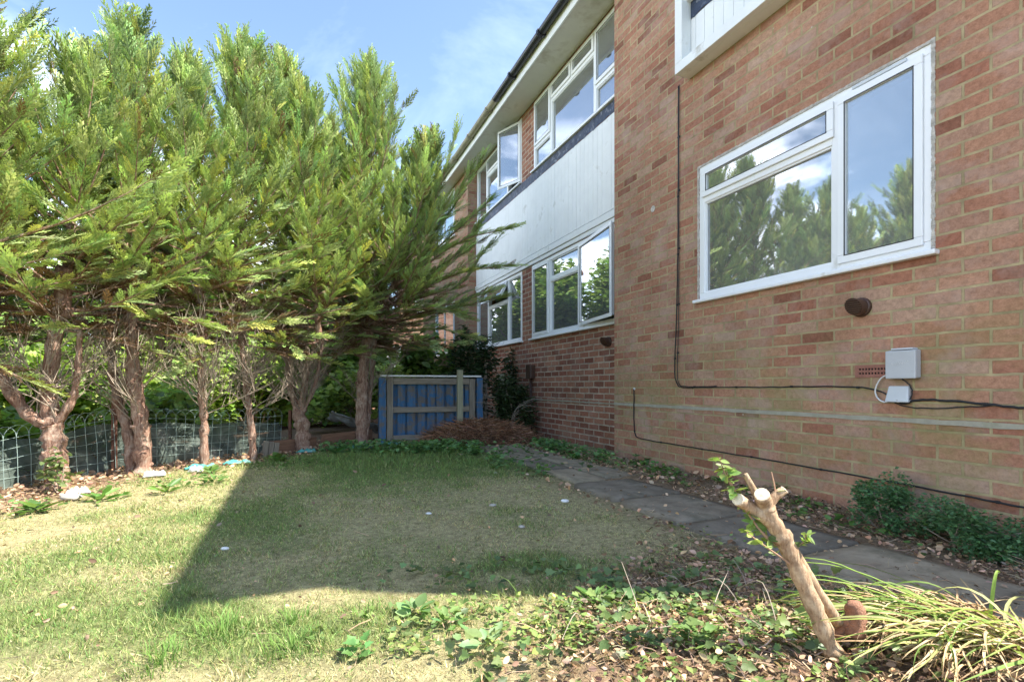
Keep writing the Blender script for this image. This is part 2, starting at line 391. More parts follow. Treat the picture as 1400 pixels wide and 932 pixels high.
def soil_mat():
    m, t, p = newmat('soil_and_thatch')
    o = N(t, 'ShaderNodeTexCoord').outputs['Object']
    a = N(t, 'ShaderNodeAttribute'); a.attribute_name = 'Col'
    c = MIX(t, 1, a.outputs['Color'], RAMP(t, NOISE(t, o, 26, 7, .75, .4), [(.28, (.32, .3, .27)), (.5, (.85, .85, .85)), (.75, (1.5, 1.5, 1.45))]), 'MULTIPLY')
    c = MIX(t, .7, c, RAMP(t, NOISE(t, o, 160, 4, .75), [(.3, (.5, .5, .5)), (.7, (1.5, 1.5, 1.5))]), 'MULTIPLY')
    t.links.new(c, p.inputs['Base Color']); p.inputs['Roughness'].default_value = .95; p.inputs['Specular IOR Level'].default_value = .1
    b = N(t, 'ShaderNodeBump'); b.inputs['Strength'].default_value = .9; b.inputs['Distance'].default_value = .015
    t.links.new(NOISE(t, o, 70, 7, .75), b.inputs['Height']); t.links.new(b.outputs[0], p.inputs['Normal'])
    return m
M['soil'] = soil_mat()

# ------------------------------------------------------------------ ground
def sn(x, y, s, seed=0.0): return mnoise.noise(Vector((x*s+seed, y*s-seed*.7, seed*1.3)))
def ss(a, b, x):
    t = min(1, max(0, (x-a)/(b-a))); return t*t*(3-2*t)
def nw(x, y): return x*NV.x + y*NV.y, x*WV.x + y*WV.y          # n (towards wall), s (along wall)
def gz(x, y):
    n, s = nw(x, y)
    z = .085*math.exp(-((x-.45)/1.0)**2 - ((y-1.35)/.42)**2)
    z += .06*math.exp(-((x-1.25)/.35)**2 - ((y-1.45)/.3)**2)
    k = 1-ss(1.7, 1.95, n)
    z += k*(.014*sn(x, y, 1.3, 3) + .008*sn(x, y, 4, 5))
    z -= .12*ss(0, 1.2, (-x) - (3.75-.0*y) - .0) * (1 if y < 9 else 1)
    if n > 2.5: z += .012*sn(x, y, 5, 9) + .01
    return z
def patch(x, y):
    """green, dry, litter weights of the lawn"""
    n, s = nw(x, y)
    g = math.exp(-((x+1.25)/1.25)**2 - ((y-5.3)/.95)**2)*1.15
    g += .85*math.exp(-((x+.2)/1.2)**2 - ((y-5.6)/1.0)**2)
    g += .55*math.exp(-((x+.75)/.5)**2 - ((y-1.5)/.22)**2)
    g += .5*math.exp(-((x+1.5)/.6)**2 - ((y-1.75)/.3)**2)
    g += .5*math.exp(-((x+1.6)/.5)**2 - ((y-2.9)/.9)**2)
    g += .55*math.exp(-((x-.2)/.6)**2 - ((y-2.15)/.16)**2)
    g += .45*(sn(x, y, 1.7, 11) + .7*sn(x, y, 4.3, 13))
    lit = ss(-.15, .35, x - .55*(y-1.3)) * (1-ss(2.0, 2.9, y)) 
    lit = max(lit, .9*ss(.3, 1.0, n-1.3)*(1-ss(3.2, 4.5, s)))
    fx = -3.75 + max(0, y-4.4)*.66                      # strip of bare earth under the hedge
    lit2 = 1-ss(.35, 1.0, x-fx+.25*sn(x, y, 3, 17))
    return g, lit, lit2
# every cell near the camera is small, cells grow towards the horizon
def axis(lo, hi, step, far):
    a = list(np.arange(lo, hi+1e-6, step)); d = step
    left = []; x = lo
    while x > -far: d *= 1.35; x -= d; left.append(x)
    right = []; x = hi; d = step
    while x < far: d *= 1.35; x += d; right.append(x)
    return np.array(left[::-1] + a + right)
ax = axis(-5, 4, .05, 900); ay = axis(.2, 9.5, .05, 900)
V = []; Cc = []
for y in ay:
    for x in ax:
        V.append((x, y, gz(x, y)))
        g, lit, l2 = patch(x, y)
        w = ss(-.1, .7, g)
        base = [.42*(1-w)+.19*w, .37*(1-w)+.23*w, .20*(1-w)+.085*w]
        k = max(lit*.9, l2)
        base = [base[i]*(1-k) + (.26, .165, .11)[i]*k for i in range(3)]
        if abs(x) > 8 or y > 12 or y < -2: base = [.10, .12, .05]
        Cc.append(base)
nx, ny = len(ax), len(ay)
ii = np.arange(nx-1)[None] + np.arange(ny-1)[:, None]*nx
F = np.stack([ii, ii+1, ii+1+nx, ii+nx], -1).reshape(-1, 4)
g_o = arr_obj('ground', V, F, M['soil'], None, np.array(Cc), True)
tag(g_o, kind='structure')

# ------------------------------------------------------------------ building
B_O = NV*3.15
bld = empty('apartment_block', B_O, TH - math.pi/2)
tag(bld, 'two storey brick flats with white windows and a boarded panel along the right', 'building')
def wpos(s, d, z): return Vector((-s, d, z))
def sbox(mb, s0, s1, d0, d1, z0, z1): mb.box((-s0, d0, z0), (-s1, d1, z1))
def wall_part(name, mat, s0, s1, z0, z1, d0, d1, holes=(), parent=bld):
    ss_ = sorted({s0, s1, *[h[0] for h in holes], *[h[1] for h in holes]}); zs = sorted({z0, z1, *[h[2] for h in holes], *[h[3] for h in holes]})
    def solid(i, j):
        if i < 0 or j < 0 or i >= len(ss_)-1 or j >= len(zs)-1: return False
        a = (ss_[i]+ss_[i+1])/2; b = (zs[j]+zs[j+1])/2
        return not any(h[0] < a < h[1] and h[2] < b < h[3] for h in holes)
    mb = MB()
    def quad(a, b, c, d): mb.add([wpos(*a), wpos(*b), wpos(*c), wpos(*d)], [(0, 1, 2, 3)])
    for i in range(len(ss_)-1):
        for j in range(len(zs)-1):
            if not solid(i, j): continue
            a, b, c, e = ss_[i], ss_[i+1], zs[j], zs[j+1]
            quad((a, d0, c), (b, d0, c), (b, d0, e), (a, d0, e)); quad((a, d1, c), (a, d1, e), (b, d1, e), (b, d1, c))
            if not solid(i-1, j): quad((a, d0, c), (a, d0, e), (a, d1, e), (a, d1, c))
            if not solid(i+1, j): quad((b, d0, c), (b, d1, c), (b, d1, e), (b, d0, e))
            if not solid(i, j-1): quad((a, d0, c), (a, d1, c), (b, d1, c), (b, d0, c))
            if not solid(i, j+1): quad((a, d0, e), (b, d0, e), (b, d1, e), (a, d1, e))
    # weld so that normals come out consistent
    me = bpy.data.meshes.new(name); me.from_pydata(mb.v, [], mb.f)
    bm = bmesh.new(); bm.from_mesh(me); bmesh.ops.remove_doubles(bm, verts=bm.verts, dist=1e-5)
    bmesh.ops.recalc_face_normals(bm, faces=bm.faces); bm.to_mesh(me); bm.free()
    wall_uv(me); me.materials.append(mat)
    o = bpy.data.objects.new(name, me); COL.objects.link(o); o.parent = parent
    return o
ZT = 5.16
holes_main = [(1.60, 3.31, 1.50, 2.627), (1.58, 3.35, 4.075, 5.13)]
wall_part('wall', M['brick'], -.07, 4.56, -.3, ZT, 0, .25, holes_main)
holes_rec = [(4.60, 7.05, 1.50, 2.63), (7.43, 9.66, 1.50, 2.63), (4.60, 6.98, 4.075, 5.13), (7.45, 9.66, 4.075, 5.13)]
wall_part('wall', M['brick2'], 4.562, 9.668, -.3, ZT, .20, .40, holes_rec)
holes_far = [(10.6, 12.3, 1.50, 2.63), (10.6, 12.3, 4.075, 5.13)]
wall_part('wall', M['brick'], 9.67, 13.6, -.3, ZT, 0, .25, holes_far)
# gables, back wall
mb = MB()
for s in (-.07, 13.35):
    sa, sb = s, s+.25
    prof = [(.26, -.3), (7.0, -.3), (7.0, ZT), (3.6, ZT+1.75), (.26, ZT)]
    vs = [wpos(sa, d, z) for d, z in prof] + [wpos(sb, d, z) for d, z in prof]
    mb.add(vs, [(0,1,2,3,4), (9,8,7,6,5)] + [(i, (i+1) % 5, (i+1) % 5+5, i+5) for i in range(5)])
sbox(mb, .19, 13.34, 6.75, 7.0, -.3, ZT)
sbox(mb, 4.40, 4.558, .26, .6, -.3, ZT); sbox(mb, 9.672, 9.8, .26, .6, -.3, ZT)
tag(mb.build('wall', M['brick'], bld, uv=True))
# pitched roof with eaves and verge
for nm, (d0, z0, d1, z1) in (('front', (-.27, 5.40, 3.6, 7.12)), ('back', (3.6, 7.12, 7.4, 5.3))):
    mb = MB(); t = .05; steps = 16
    for k in range(steps):                                          # courses of tiles step down the slope
        a = k/steps; b = (k+1)/steps + .004
        da, db = d0+(d1-d0)*a, d0+(d1-d0)*b; za, zb = z0+(z1-z0)*a, z0+(z1-z0)*b
        lift = .02
        la, lb = (lift, 0) if nm == 'front' else (0, lift)
        vs = [wpos(-.24, da, za+la), wpos(13.7, da, za+la), wpos(13.7, db, zb+lb), wpos(-.24, db, zb+lb)]
        vs += [v - Vector((0, 0, t)) for v in vs]
        mb.add(vs, [(0,1,2,3), (7,6,5,4), (0,4,5,1), (1,5,6,2), (2,6,7,3), (3,7,4,0)])
    mb.build('roof', M['roof'], bld)
# soffit, fascia
mb = MB(); sbox(mb, -.15, 13.65, -.215, .195, 5.162, 5.18); mb.build('soffit', M['soffit'], bld)
mb = MB(); sbox(mb, -.18, 13.68, -.24, -.218, 5.13, 5.30); mb.build('fascia', M['paint'], bld, bevel=.003)
def half_gutter(s0, s1, mat):
    mb = MB(); n = 10; dc, zc, r = -.30, 5.285, .056
    vs = []; 
    for s in (s0, s1):
        for rr in (r, r-.006):
            for k in range(n+1):
                a = math.pi + math.pi*k/n
                vs.append(wpos(s, dc+rr*math.cos(a), zc+rr*math.sin(a)))
    m_ = n+1; fs = []
    for k in range(n):
        fs += [(k, k+1, 2*m_+k+1, 2*m_+k), (m_+k, 3*m_+k, 3*m_+k+1, m_+k+1), (k, m_+k, m_+k+1, k+1), (2*m_+k, 2*m_+k+1, 3*m_+k+1, 3*m_+k)]
    fs += [(0, 2*m_, 3*m_, m_), (n, m_+n, 3*m_+n, 2*m_+n)]
    mb.add(vs, fs)
    s = s0+.3
    while s < s1:                                                   # brackets and joints
        pts = [wpos(s, dc+(r+.004)*math.cos(math.pi+math.pi*k/8), zc+(r+.004)*math.sin(math.pi+math.pi*k/8)) for k in range(9)]
        for i in range(8):
            a, b = pts[i], pts[i+1]
            mb.box(tuple(min(a[j], b[j])-.006-(.02 if j == 0 else 0) for j in range(3)), tuple(max(a[j], b[j])+.006+(.02 if j == 0 else 0) for j in range(3)))
        s += .95
    return mb.build('gutter', mat, bld)
half_gutter(-.27, 7.35, M['black']); tag(half_gutter(7.36, 13.68, M['gutterold']), 'older beige stretch of gutter')

# damp course strips
def strip(s0, s1, d, z, h=.02, mat='concrete'):
    mb = MB(); n = int((s1-s0)/.08); rr = random.Random(int(s0*10))
    top = []; bot = []
    for i in range(n+1):
        s = s0+(s1-s0)*i/n
        top.append((s, z+h*.5+rr.uniform(-.0028, .0028))); bot.append((s, z-h*.5+rr.uniform(-.0035, .0028)))
    vs = []
    for (a, b), (c, e) in zip(top, bot): vs += [wpos(a, d-.007, b), wpos(c, d-.007, e), wpos(a, d+.02, b), wpos(c, d+.02, e)]
    fs = []
    for i in range(n):
        k = 4*i; fs += [(k, k+1, k+5, k+4), (k, k+4, k+6, k+2), (k+1, k+3, k+7, k+5)]
    fs += [(0, 2, 3, 1), (4*n, 4*n+1, 4*n+3, 4*n+2)]
    mb.add(vs, fs); return mb.build('damp_course', M[mat], bld)
strip(-.07, 4.56, 0, .575, .026); strip(4.562, 9.668, .20, .560, .018); strip(9.67, 13.6, 0, .575, .026)

# windows
def frame_members(mb, s0, s1, z0, z1, d0, d1, w):
    sbox(mb, s0, s1, d0, d1, z0, z0+w); sbox(mb, s0, s1, d0, d1, z1-w, z1)
    sbox(mb, s0, s0+w, d0, d1, z0+w+.0004, z1-w-.0004); sbox(mb, s1-w, s1, d0, d1, z0+w+.0004, z1-w-.0004)
def window(s0, s1, z0, z1, d, lights, mulls=(), transoms=(), label=None, fw=.05, sill=True, gmat='glass', curtain=None, room=True, parent=bld, matf='upvc'):
    """lights: (s0,s1,z0,z1,kind,angle) kind fixed / sash / side_hi / side_lo / top"""
    w = empty('window', wpos((s0+s1)/2, d, z0), 0, parent)
    if label: w['label'] = label
    off = Vector((-(s0+s1)/2, d, z0))
    def fin(mb, name, mat, **k):
        mb.v = [tuple(Vector(p)-off) for p in mb.v]; return mb.build(name, mat, w, **k)
    mb = MB(); frame_members(mb, s0, s1, z0, z1, d, d+.07, fw)
    for (m, a, b) in mulls: sbox(mb, m-.03, m+.03, d+.0006, d+.068, a, b)
    for (tz, a, b) in transoms: sbox(mb, a, b, d+.001, d+.066, tz-.03, tz+.03)
    fin(mb, 'frame', M[matf], bevel=.004)
    for (a, b, c, e, kind, ang) in lights:
        if kind == 'fixed':
            mb = MB(); frame_members(mb, a, b, c, e, d+.012, d+.03, .012); gm = MB()
            fin(mb, 'bead', M[matf])
            sbox(gm, a+.010, b-.010, d+.032, d+.038, c+.010, e-.010); fin(gm, 'pane', M[gmat]); continue
        mb = MB(); sw = .048; o = .016
        frame_members(mb, a-o, b+o, c-o, e+o, d-.016, d-.001, sw); frame_members(mb, a+.004, b-.004, c+.004, e-.004, d+.0, d+.035, sw-.016)
        gm = MB(); sbox(gm, a+sw-o-.004, b-sw+o+.004, d-.002, d+.004, c+sw-o-.004, e-sw+o+.004)
        gk = MB(); frame_members(gk, a+sw-o-.006, b-sw+o+.006, c+sw-o-.006, e-sw+o+.006, d-.0172, d-.013, .006)
        if ang:
            if kind == 'top': piv = wpos(0, d, e+o); rot = Matrix.Rotation(-R(ang), 4, 'X')
            elif kind == 'side_hi': piv = wpos(b+o, d, 0); rot = Matrix.Rotation(-R(ang), 4, 'Z')     # hinged on the far side
            else: piv = wpos(a-o, d, 0); rot = Matrix.Rotation(R(ang), 4, 'Z')
            for q in (mb, gm, gk): q.v = [tuple(rot @ (Vector(p)-piv) + piv) for p in q.v]
        fin(mb, 'casement', M[matf], bevel=.004); fin(gm, 'pane', M[gmat]); fin(gk, 'gasket', M['black'])
    if sill:
        mb = MB(); sbox(mb, s0-.035, s1+.035, d-.05, d+.05, z0-.028, z0-.001); fin(mb, 'sill', M[matf], bevel=.006)
    if room:
        mb = MB(); a, b, c, e, f = s0-.3, s1+.3, d+.3, d+2.2, .3
        q = [(a, c), (a, e), (b, e), (b, c)]
        vs = [wpos(x, y, z0-.85) for x, y in q] + [wpos(x, y, z1+.02) for x, y in q]
        mb.add(vs, [(0,1,2,3), (4,5,6,7), (0,4,5,1), (1,5,6,2), (2,6,7,3)])
        fin(mb, 'room_lining', M['room'])
    if curtain:
        for (a, b, zc) in curtain:
            mb = MB(); n = 60; vs = []
            for i in range(n+1):
                s = a+(b-a)*i/n; dd = d+.16+.018*math.sin(i*1.3)+.006*math.sin(i*2.9)
                vs += [wpos(s, dd, zc), wpos(s, dd, z1)]
            mb.add(vs, [(2*i, 2*i+1, 2*i+3, 2*i+2) for i in range(n)]); fin(mb, 'curtain', M['curtain'], smooth=True)
    return w
# ground floor window in the near wall
mw = window(1.60, 3.31, 1.50, 2.627, .004,
       [(1.655, 2.095, 1.555, 2.572, 'sash', 0), (2.155, 3.255, 2.375, 2.572, 'sash', 0), (2.155, 3.255, 1.555, 2.315, 'fixed', 0)],
       mulls=[(2.125, 1.551, 2.576)], transoms=[(2.345, 2.155, 3.26)], label='wide white window in the near brick wall reflecting the hedge', fw=.055)
mb = MB(); sbox(mb, 1.72, 2.02, -.012, .002, 2.592, 2.612); mb.v = [tuple(Vector(p)-Vector((-2.455, .004, 1.5))) for p in mb.v]; mb.build('trickle_vent', M['greyl'], mw, bevel=.004)
# ragged mortar round it
mb = MB(); rr = random.Random(5)
def bead(a, b, w=.007):
    n = int((Vector(b)-Vector(a)).length/.012); 
    for i in range(n):
        p = Vector(a).lerp(Vector(b), (i+.5)/n); q = rr.uniform(-.6, 1.8)*w*.5
        mb.box(p-Vector((.007, .0, .007))-Vector((q*.6, 0, q*.6)), p+Vector((.007, .006+rr.uniform(0, .005), .007))+Vector((q*.6, 0, q*.6)))
o_ = Vector((-2.455, .004, 1.5))
for a, b in (((1.593, -.0045, 1.5), (1.593, -.0045, 2.64)), ((1.59, -.004, 2.632), (3.32, -.004, 2.632)), ((3.318, -.005, 1.5), (3.318, -.005, 2.64))):
    bead(wpos(*a)-o_, wpos(*b)-o_)
mb.build('mortar_bead', M['seal'], mw)
# projecting bay panel above it
pb = MB()
frame_members(pb, 1.50, 3.43, 3.45, 5.13, -.16, -.10, .085)
sbox(pb, 1.50, 3.43, -.0995, 0.0, 3.45, 3.53)                                      # bottom board
sbox(pb, 3.345, 3.43, -.0995, 0.0, 3.531, 5.13); sbox(pb, 1.50, 1.585, -.0995, 0.0, 3.531, 5.13)
pb.build('bay_frame', M['paint'], bld, bevel=.004)
pb = MB(); s = 1.59
while s < 3.34:
    sbox(pb, s, min(s+.097, 3.342), -.06, -.045, 3.532, 3.9); s += .1
pb.build('bay_boarding', M['paint'], bld, bevel=.002)
def flashing(s0, s1, d, z0, z1):
    mb = MB(); n = int((s1-s0)/.04); rr = random.Random(3); vs = []
    for i in range(n+1):
        s = s0+(s1-s0)*i/n
        for z in (z0+rr.uniform(-.012, .014), (z0+z1)/2, z1): vs.append(wpos(s, d+rr.uniform(-.004, .004), z))
    mb.add(vs, [(3*i+j, 3*i+j+1, 3*i+j+4, 3*i+j+3) for i in range(n) for j in range(2)])
    return mb.build('flashing', M['lead'], bld)
flashing(1.59, 3.34, -.062, 3.9, 4.05)
window(1.59, 3.34, 4.075, 5.12, -.058, [(1.65, 2.4, 4.13, 5.07, 'fixed', 0), (2.46, 3.29, 4.13, 5.07, 'fixed', 0)], mulls=[(2.43, 4.12, 5.08)], curtain=[(1.65, 3.29, 4.1)], sill=True)
# recessed wall: upper near window
window(4.60, 6.98, 4.075, 5.13, .19,
       [(6.44, 6.93, 4.45, 5.08, 'sash', 0), (6.44, 6.93, 4.125, 4.39, 'fixed', 0),
        (5.85, 6.38, 4.90, 5.08, 'sash', 0), (5.28, 5.79, 4.90, 5.08, 'sash', 0), (5.28, 6.38, 4.125, 4.84, 'fixed', 0),
        (4.65, 5.22, 4.45, 5.08, 'sash', 0), (4.65, 5.22, 4.125, 4.39, 'fixed', 0)],
       mulls=[(6.41, 4.12, 5.085), (5.25, 4.12, 5.085), (5.82, 4.9, 5.085)], transoms=[(4.87, 5.28, 6.38), (4.42, 6.44, 6.935), (4.42, 4.645, 5.22)],
       label='upper window nearest the projecting wall with pale curtains', curtain=[(6.44, 6.93, 4.1), (5.3, 6.2, 4.35), (4.65, 5.22, 4.1)], gmat='glass2')
window(7.45, 9.66, 4.075, 5.13, .19,
       [(7.50, 8.0, 4.125, 5.08, 'side_lo', 22), (8.06, 9.05, 4.84, 5.08, 'sash', 0), (8.06, 9.05, 4.125, 4.78, 'fixed', 0), (9.11, 9.61, 4.125, 5.08, 'fixed', 0)],
       mulls=[(8.03, 4.12, 5.085), (9.08, 4.12, 5.085)], transoms=[(4.81, 8.06, 9.05)], label='upper window with one tall casement swung open', curtain=[(8.3, 9.0, 4.1)], gmat='glass2')
window(4.60, 7.05, 1.50, 2.63, .19,
       [(6.49, 7.0, 1.555, 2.575, 'sash', 0), (5.66, 6.43, 2.33, 2.575, 'fixed', 0), (5.66, 6.43, 1.555, 2.27, 'fixed', 0), (4.66, 5.6, 1.555, 2.575, 'side_hi', 9)],
       mulls=[(6.46, 1.55, 2.58), (5.63, 1.55, 2.58)], transoms=[(2.30, 5.66, 6.43)], label='lower window with its right casement ajar beside the projecting wall', gmat='glass')
window(7.43, 9.66, 1.50, 2.63, .19,
       [(7.48, 7.98, 1.55, 2.58, 'fixed', 0), (8.04, 8.97, 2.28, 2.575, 'top', 28), (8.04, 8.97, 1.55, 2.22, 'fixed', 0), (9.03, 9.61, 1.55, 2.58, 'fixed', 0)],
       mulls=[(8.01, 1.55, 2.58), (9.0, 1.55, 2.58)], transoms=[(2.25, 8.04, 8.97)], label='lower window with its top light propped open', gmat='glass')
for z0, z1 in ((1.50, 2.63), (4.075, 5.13)):
    window(10.6, 12.3, z0, z1, .004, [(10.65, 11.42, z0+.05, z1-.05, 'sash', 0), (11.48, 12.25, z0+.05, z1-.05, 'fixed', 0)], mulls=[(11.45, z0+.05, z1-.05)], gmat='glass2')
# boarded panel between the storeys
cb = MB(); s = 4.565; rr = random.Random(2)
while s < 9.66:
    e = min(s+.0975, 9.666); dj = rr.uniform(-.0015, .0015)
    sbox(cb, s, e, .172+dj, .196, 2.80, 3.90); s += .1
cb.build('cladding', M['paint'], bld, bevel=.003)
cb = MB(); sbox(cb, 4.565, 9.666, .155, .196, 2.70, 2.785); sbox(cb, 4.565, 9.666, .168, .196, 2.64, 2.695)
cb.build('trim_board', M['paint'], bld, bevel=.004)
flashing(4.565, 9.666, .17, 3.9, 4.04)
# vent cowls
def cowl(s, d, z, label):
    r = empty('vent_cowl', wpos(s, d, z), 0, bld); r['label'] = label
    mb = MB(); n = 20
    prof = [(0, .058), (-.02, .058), (-.024, .05), (-.06, .05)]
    # hood: tube whose mouth is cut aslant, open end towards the far lower side
    rings = []
    for (y, rad) in prof + [(-.095, .05)]:
        ring = []
        for k in range(n):
            a = 2*math.pi*k/n; yy = y
            if y <= -.09: yy = -.075 - .028*math.cos(a)*0 - .03*(math.sin(a)*.7+.3)
            ring.append((rad*math.cos(a), yy, rad*math.sin(a)))
        rings.append(ring)
    vs = [p for q in rings for p in q]
    fs = [(i*n+k, i*n+(k+1) % n, (i+1)*n+(k+1) % n, (i+1)*n+k) for i in range(len(rings)-1) for k in range(n)]
    mb.add(vs, fs + [tuple((len(rings)-1)*n+k for k in range(n))]); mb.build('hood', M['brown'], r, smooth=False, bevel=.002)
    mb = MB()
    for k in range(7):
        z_ = -.036+k*.012; hw = math.sqrt(max(.0, .046**2-z_**2))
        yy = -.0875 - .03*((z_/.05)*.7)
        mb.box((-hw, yy-.006, z_-.0022), (hw, yy+.004, z_+.0022))
    mb.build('grille', M['brown'], r)
cowl(1.965, 0, 1.245, 'round brown vent cowl under the wide window'); cowl(4.96, .2, 1.285, 'dark vent cowl tucked beside the projecting wall')
mb = MB(); mb.tube([wpos(3.915, -.004, 2.475), wpos(3.915, .002, 2.475)], .03, 20); mb.build('plaster_patch', M['seal'], bld)
# air brick: terracotta face pierced by two rows of square holes
ab = empty('air_brick', wpos(1.885, 0, .857), 0, bld)
mb = MB(); nh = 11; w_, h_ = .235, .075
xs = [-w_/2]; 
for k in range(nh): c = -w_/2+.02+(w_-.04)*(k+.5)/nh; xs += [c-.0055, c+.0055]
xs.append(w_/2); zs = [-h_/2, -.019, -.007, .006, .018, h_/2]
for i in range(len(xs)-1):
    for j in range(5):
        if i % 2 == 1 and j in (1, 3): continue
        mb.box((xs[i], -.007, zs[j]), (xs[i+1], -.001, zs[j+1]))
mb.build('grate', M['terra'], ab)
mb = MB(); mb.box((-w_/2+.003, -.0009, -h_/2+.003), (w_/2-.003, -.0003, h_/2-.003)); mb.build('hole_shade', M['hole'], ab)  # near-black plate: shade inside the holes put in as colour

# cables, boxes fixed on the wall (things of their own)
def wall_empty(name, s, d, z): 
    p = B_O + WV*s + NV*d; return empty(name, (p.x, p.y, z), TH-math.pi/2)
def curve_pts(pts, sub=6):
    P = [Vector(p) for p in pts]; out = []
    for i in range(len(P)-1):
        p0 = P[max(i-1, 0)]; p1 = P[i]; p2 = P[i+1]; p3 = P[min(i+2, len(P)-1)]
        for k in range(sub):
            t = k/sub
            out.append(.5*((2*p1)+(-p0+p2)*t+(2*p0-5*p1+4*p2-p3)*t*t+(-p0+3*p1-3*p2+p3)*t**3))
    out.append(P[-1]); return out
def cable(pts, r, mat, label, sub=6, group=None, wob=.004, clips=True):
    rr = random.Random(int(pts[0][0]*100))
    pp = curve_pts([(-s, d, z) for s, d, z in pts], sub)
    pp = [p+Vector((rr.uniform(-wob, wob)*.6, 0, rr.uniform(-wob, wob)*.6)) for p in pp]
    mb = MB(); mb.tube(pp, r, 6)
    o = mb.build('cable', mat, None, smooth=True); o.location = B_O; o.rotation_euler = (0, 0, TH-math.pi/2)
    tag(o, label, 'cable', group)
    if clips:
        mb = MB(); acc = 0
        for i in range(1, len(pp)):
            acc += (pp[i]-pp[i-1]).length
            if acc > .42:
                acc = 0; p = pp[i]; mb = MB(); mb.box(p-Vector((.007, .004, .007)), p+Vector((.007, .008, .007))); mb.build('clip', M['cable'], o)
    return o
cable([(3.555, -.008, 3.46), (3.56, -.008, 3.0), (3.563, -.008, 2.2), (3.575, -.009, 1.5), (3.60, -.012, .95), (3.575, -.012, .80), (3.50, -.01, .755), (3.2, -.008, .755), (2.6, -.008, .76), (2.15, -.008, .765), (1.93, -.009, .755), (1.82, -.012, .72), (1.74, -.014, .672)], .0045, M['cable'], 'black cable dropping from the bay panel and bending right to the smaller grey box')
cable([(3.535, -.016, 3.46), (3.54, -.016, 3.0), (3.54, -.016, 2.0), (3.548, -.016, 1.3), (3.558, -.02, .9), (3.535, -.02, .79), (3.46, -.018, .762), (3.1, -.016, .767)], .0038, M['cable'], 'second thinner black cable running down close beside the first, ending at the bend')
cable([(4.205, -.008, .735), (4.20, -.012, .6), (4.205, -.008, .4), (4.185, -.008, .28), (4.09, -.008, .245), (3.6, -.008, .235), (2.9, -.008, .232), (2.1, -.008, .222), (1.5, -.008, .207), (1.1, -.008, .195), (.2, -.008, .18)], .0052, M['cable'], 'black cable running low along the wall below the pale damp course line')
cable([(1.78, -.014, .70), (1.73, -.016, .668), (1.66, -.012, .692), (1.5, -.012, .69), (1.3, -.01, .672), (1.1, -.01, .655), (.2, -.01, .60)], .0062, M['cable'], 'thick black cable leading right from the grey boxes out of the picture')
cable([(1.80, -.014, .69), (1.72, -.02, .655), (1.6, -.018, .648), (1.45, -.014, .66), (1.32, -.012, .675)], .0035, M['cable'], 'thin black cable sagging in a loop just under the thick cable', clips=False)
cable([(1.735, -.03, .812), (1.70, -.018, .775), (1.685, -.018, .73), (1.70, -.02, .69), (1.735, -.022, .676)], .004, M['cable'], 'short black cable joining the two grey boxes on their right side', clips=False)
cable([(1.80, -.03, .835), (1.845, -.025, .81), (1.875, -.022, .75), (1.865, -.022, .70), (1.825, -.025, .675), (1.79, -.03, .69)], .0042, M['cablew'], 'white cable looping on the left side of the two grey boxes', clips=False, wob=.001)
mb = MB(); mb.tube([wpos(4.205, .002, .737), wpos(4.205, -.008, .737)], .013, 12); mb.build('cable_grommet', M['white'], bld)
b1 = wall_empty('junction_box', 1.722, 0, .812)
tag(b1, 'larger square grey junction box on the brick wall at the right, above the smaller box', 'junction box')
mb = MB(); mb.box((-.073, -.05, .0), (.073, -.001, .158)); mb.build('box_body', M['grey'], b1, bevel=.008)
mb = MB(); mb.box((-.077, -.064, -.003), (.077, -.0505, .154)); mb.build('lid', M['grey'], b1, bevel=.006)
mb = MB(); mb.box((-.05, -.058, .1585), (.06, -.008, .168)); mb.build('hinge', M['greyl'], b1, bevel=.003)
# faint scrawl on the lid
mb = MB(); rr = random.Random(8); pts = []
for i in range(26):
    pts.append(Vector((.035-i*.0032 if False else -.042+i*.0034, -.0648, .078+.008*math.sin(i*1.9)+.003*rr.uniform(-1, 1)+.0006*i)))
mb.tube(pts, .0009, 4); mb.build('scrawl', M['white'], b1)
b2 = wall_empty('junction_box', 1.752, 0, .676)
tag(b2, 'smaller pale grey junction box with slanted left side, hanging below the larger box', 'junction box')
mb = MB(); vs = [(-.045, -.035, .092), (.055, -.035, .092), (.055, -.035, 0), (-.068, -.035, 0)]; 
vs = [Vector(v) for v in vs]; vs += [v+Vector((0, .034, 0)) for v in vs]
mb.add(vs, [(0,1,2,3), (7,6,5,4), (0,4,5,1), (1,5,6,2), (2,6,7,3), (3,7,4,0)]); mb.build('box_body', M['greyl'], b2, bevel=.006)
mb = MB(); mb.box((-.004, -.039, .008), (.004, -.0355, .016)); mb.build('screw', M['grey'], b2)
# pipe box by the far post
b3 = wall_empty('meter_box', 7.02, .2, 0)
tag(b3, 'small dark brown box on a thin pipe against the recessed wall', 'meter box')
mb = MB(); mb.box((-.075, -.08, .88), (.075, -.002, 1.09)); mb.build('box_body', M['brown'], b3, bevel=.01)
mb = MB(); mb.box((-.081, -.094, .875), (.081, -.081, 1.095)); mb.build('lid', M['brown'], b3, bevel=.006)
mb = MB(); mb.tube([(0, -.04, .02), (0, -.04, .879)], .022, 10); mb.build('pipe', M['brown'], b3, smooth=True)

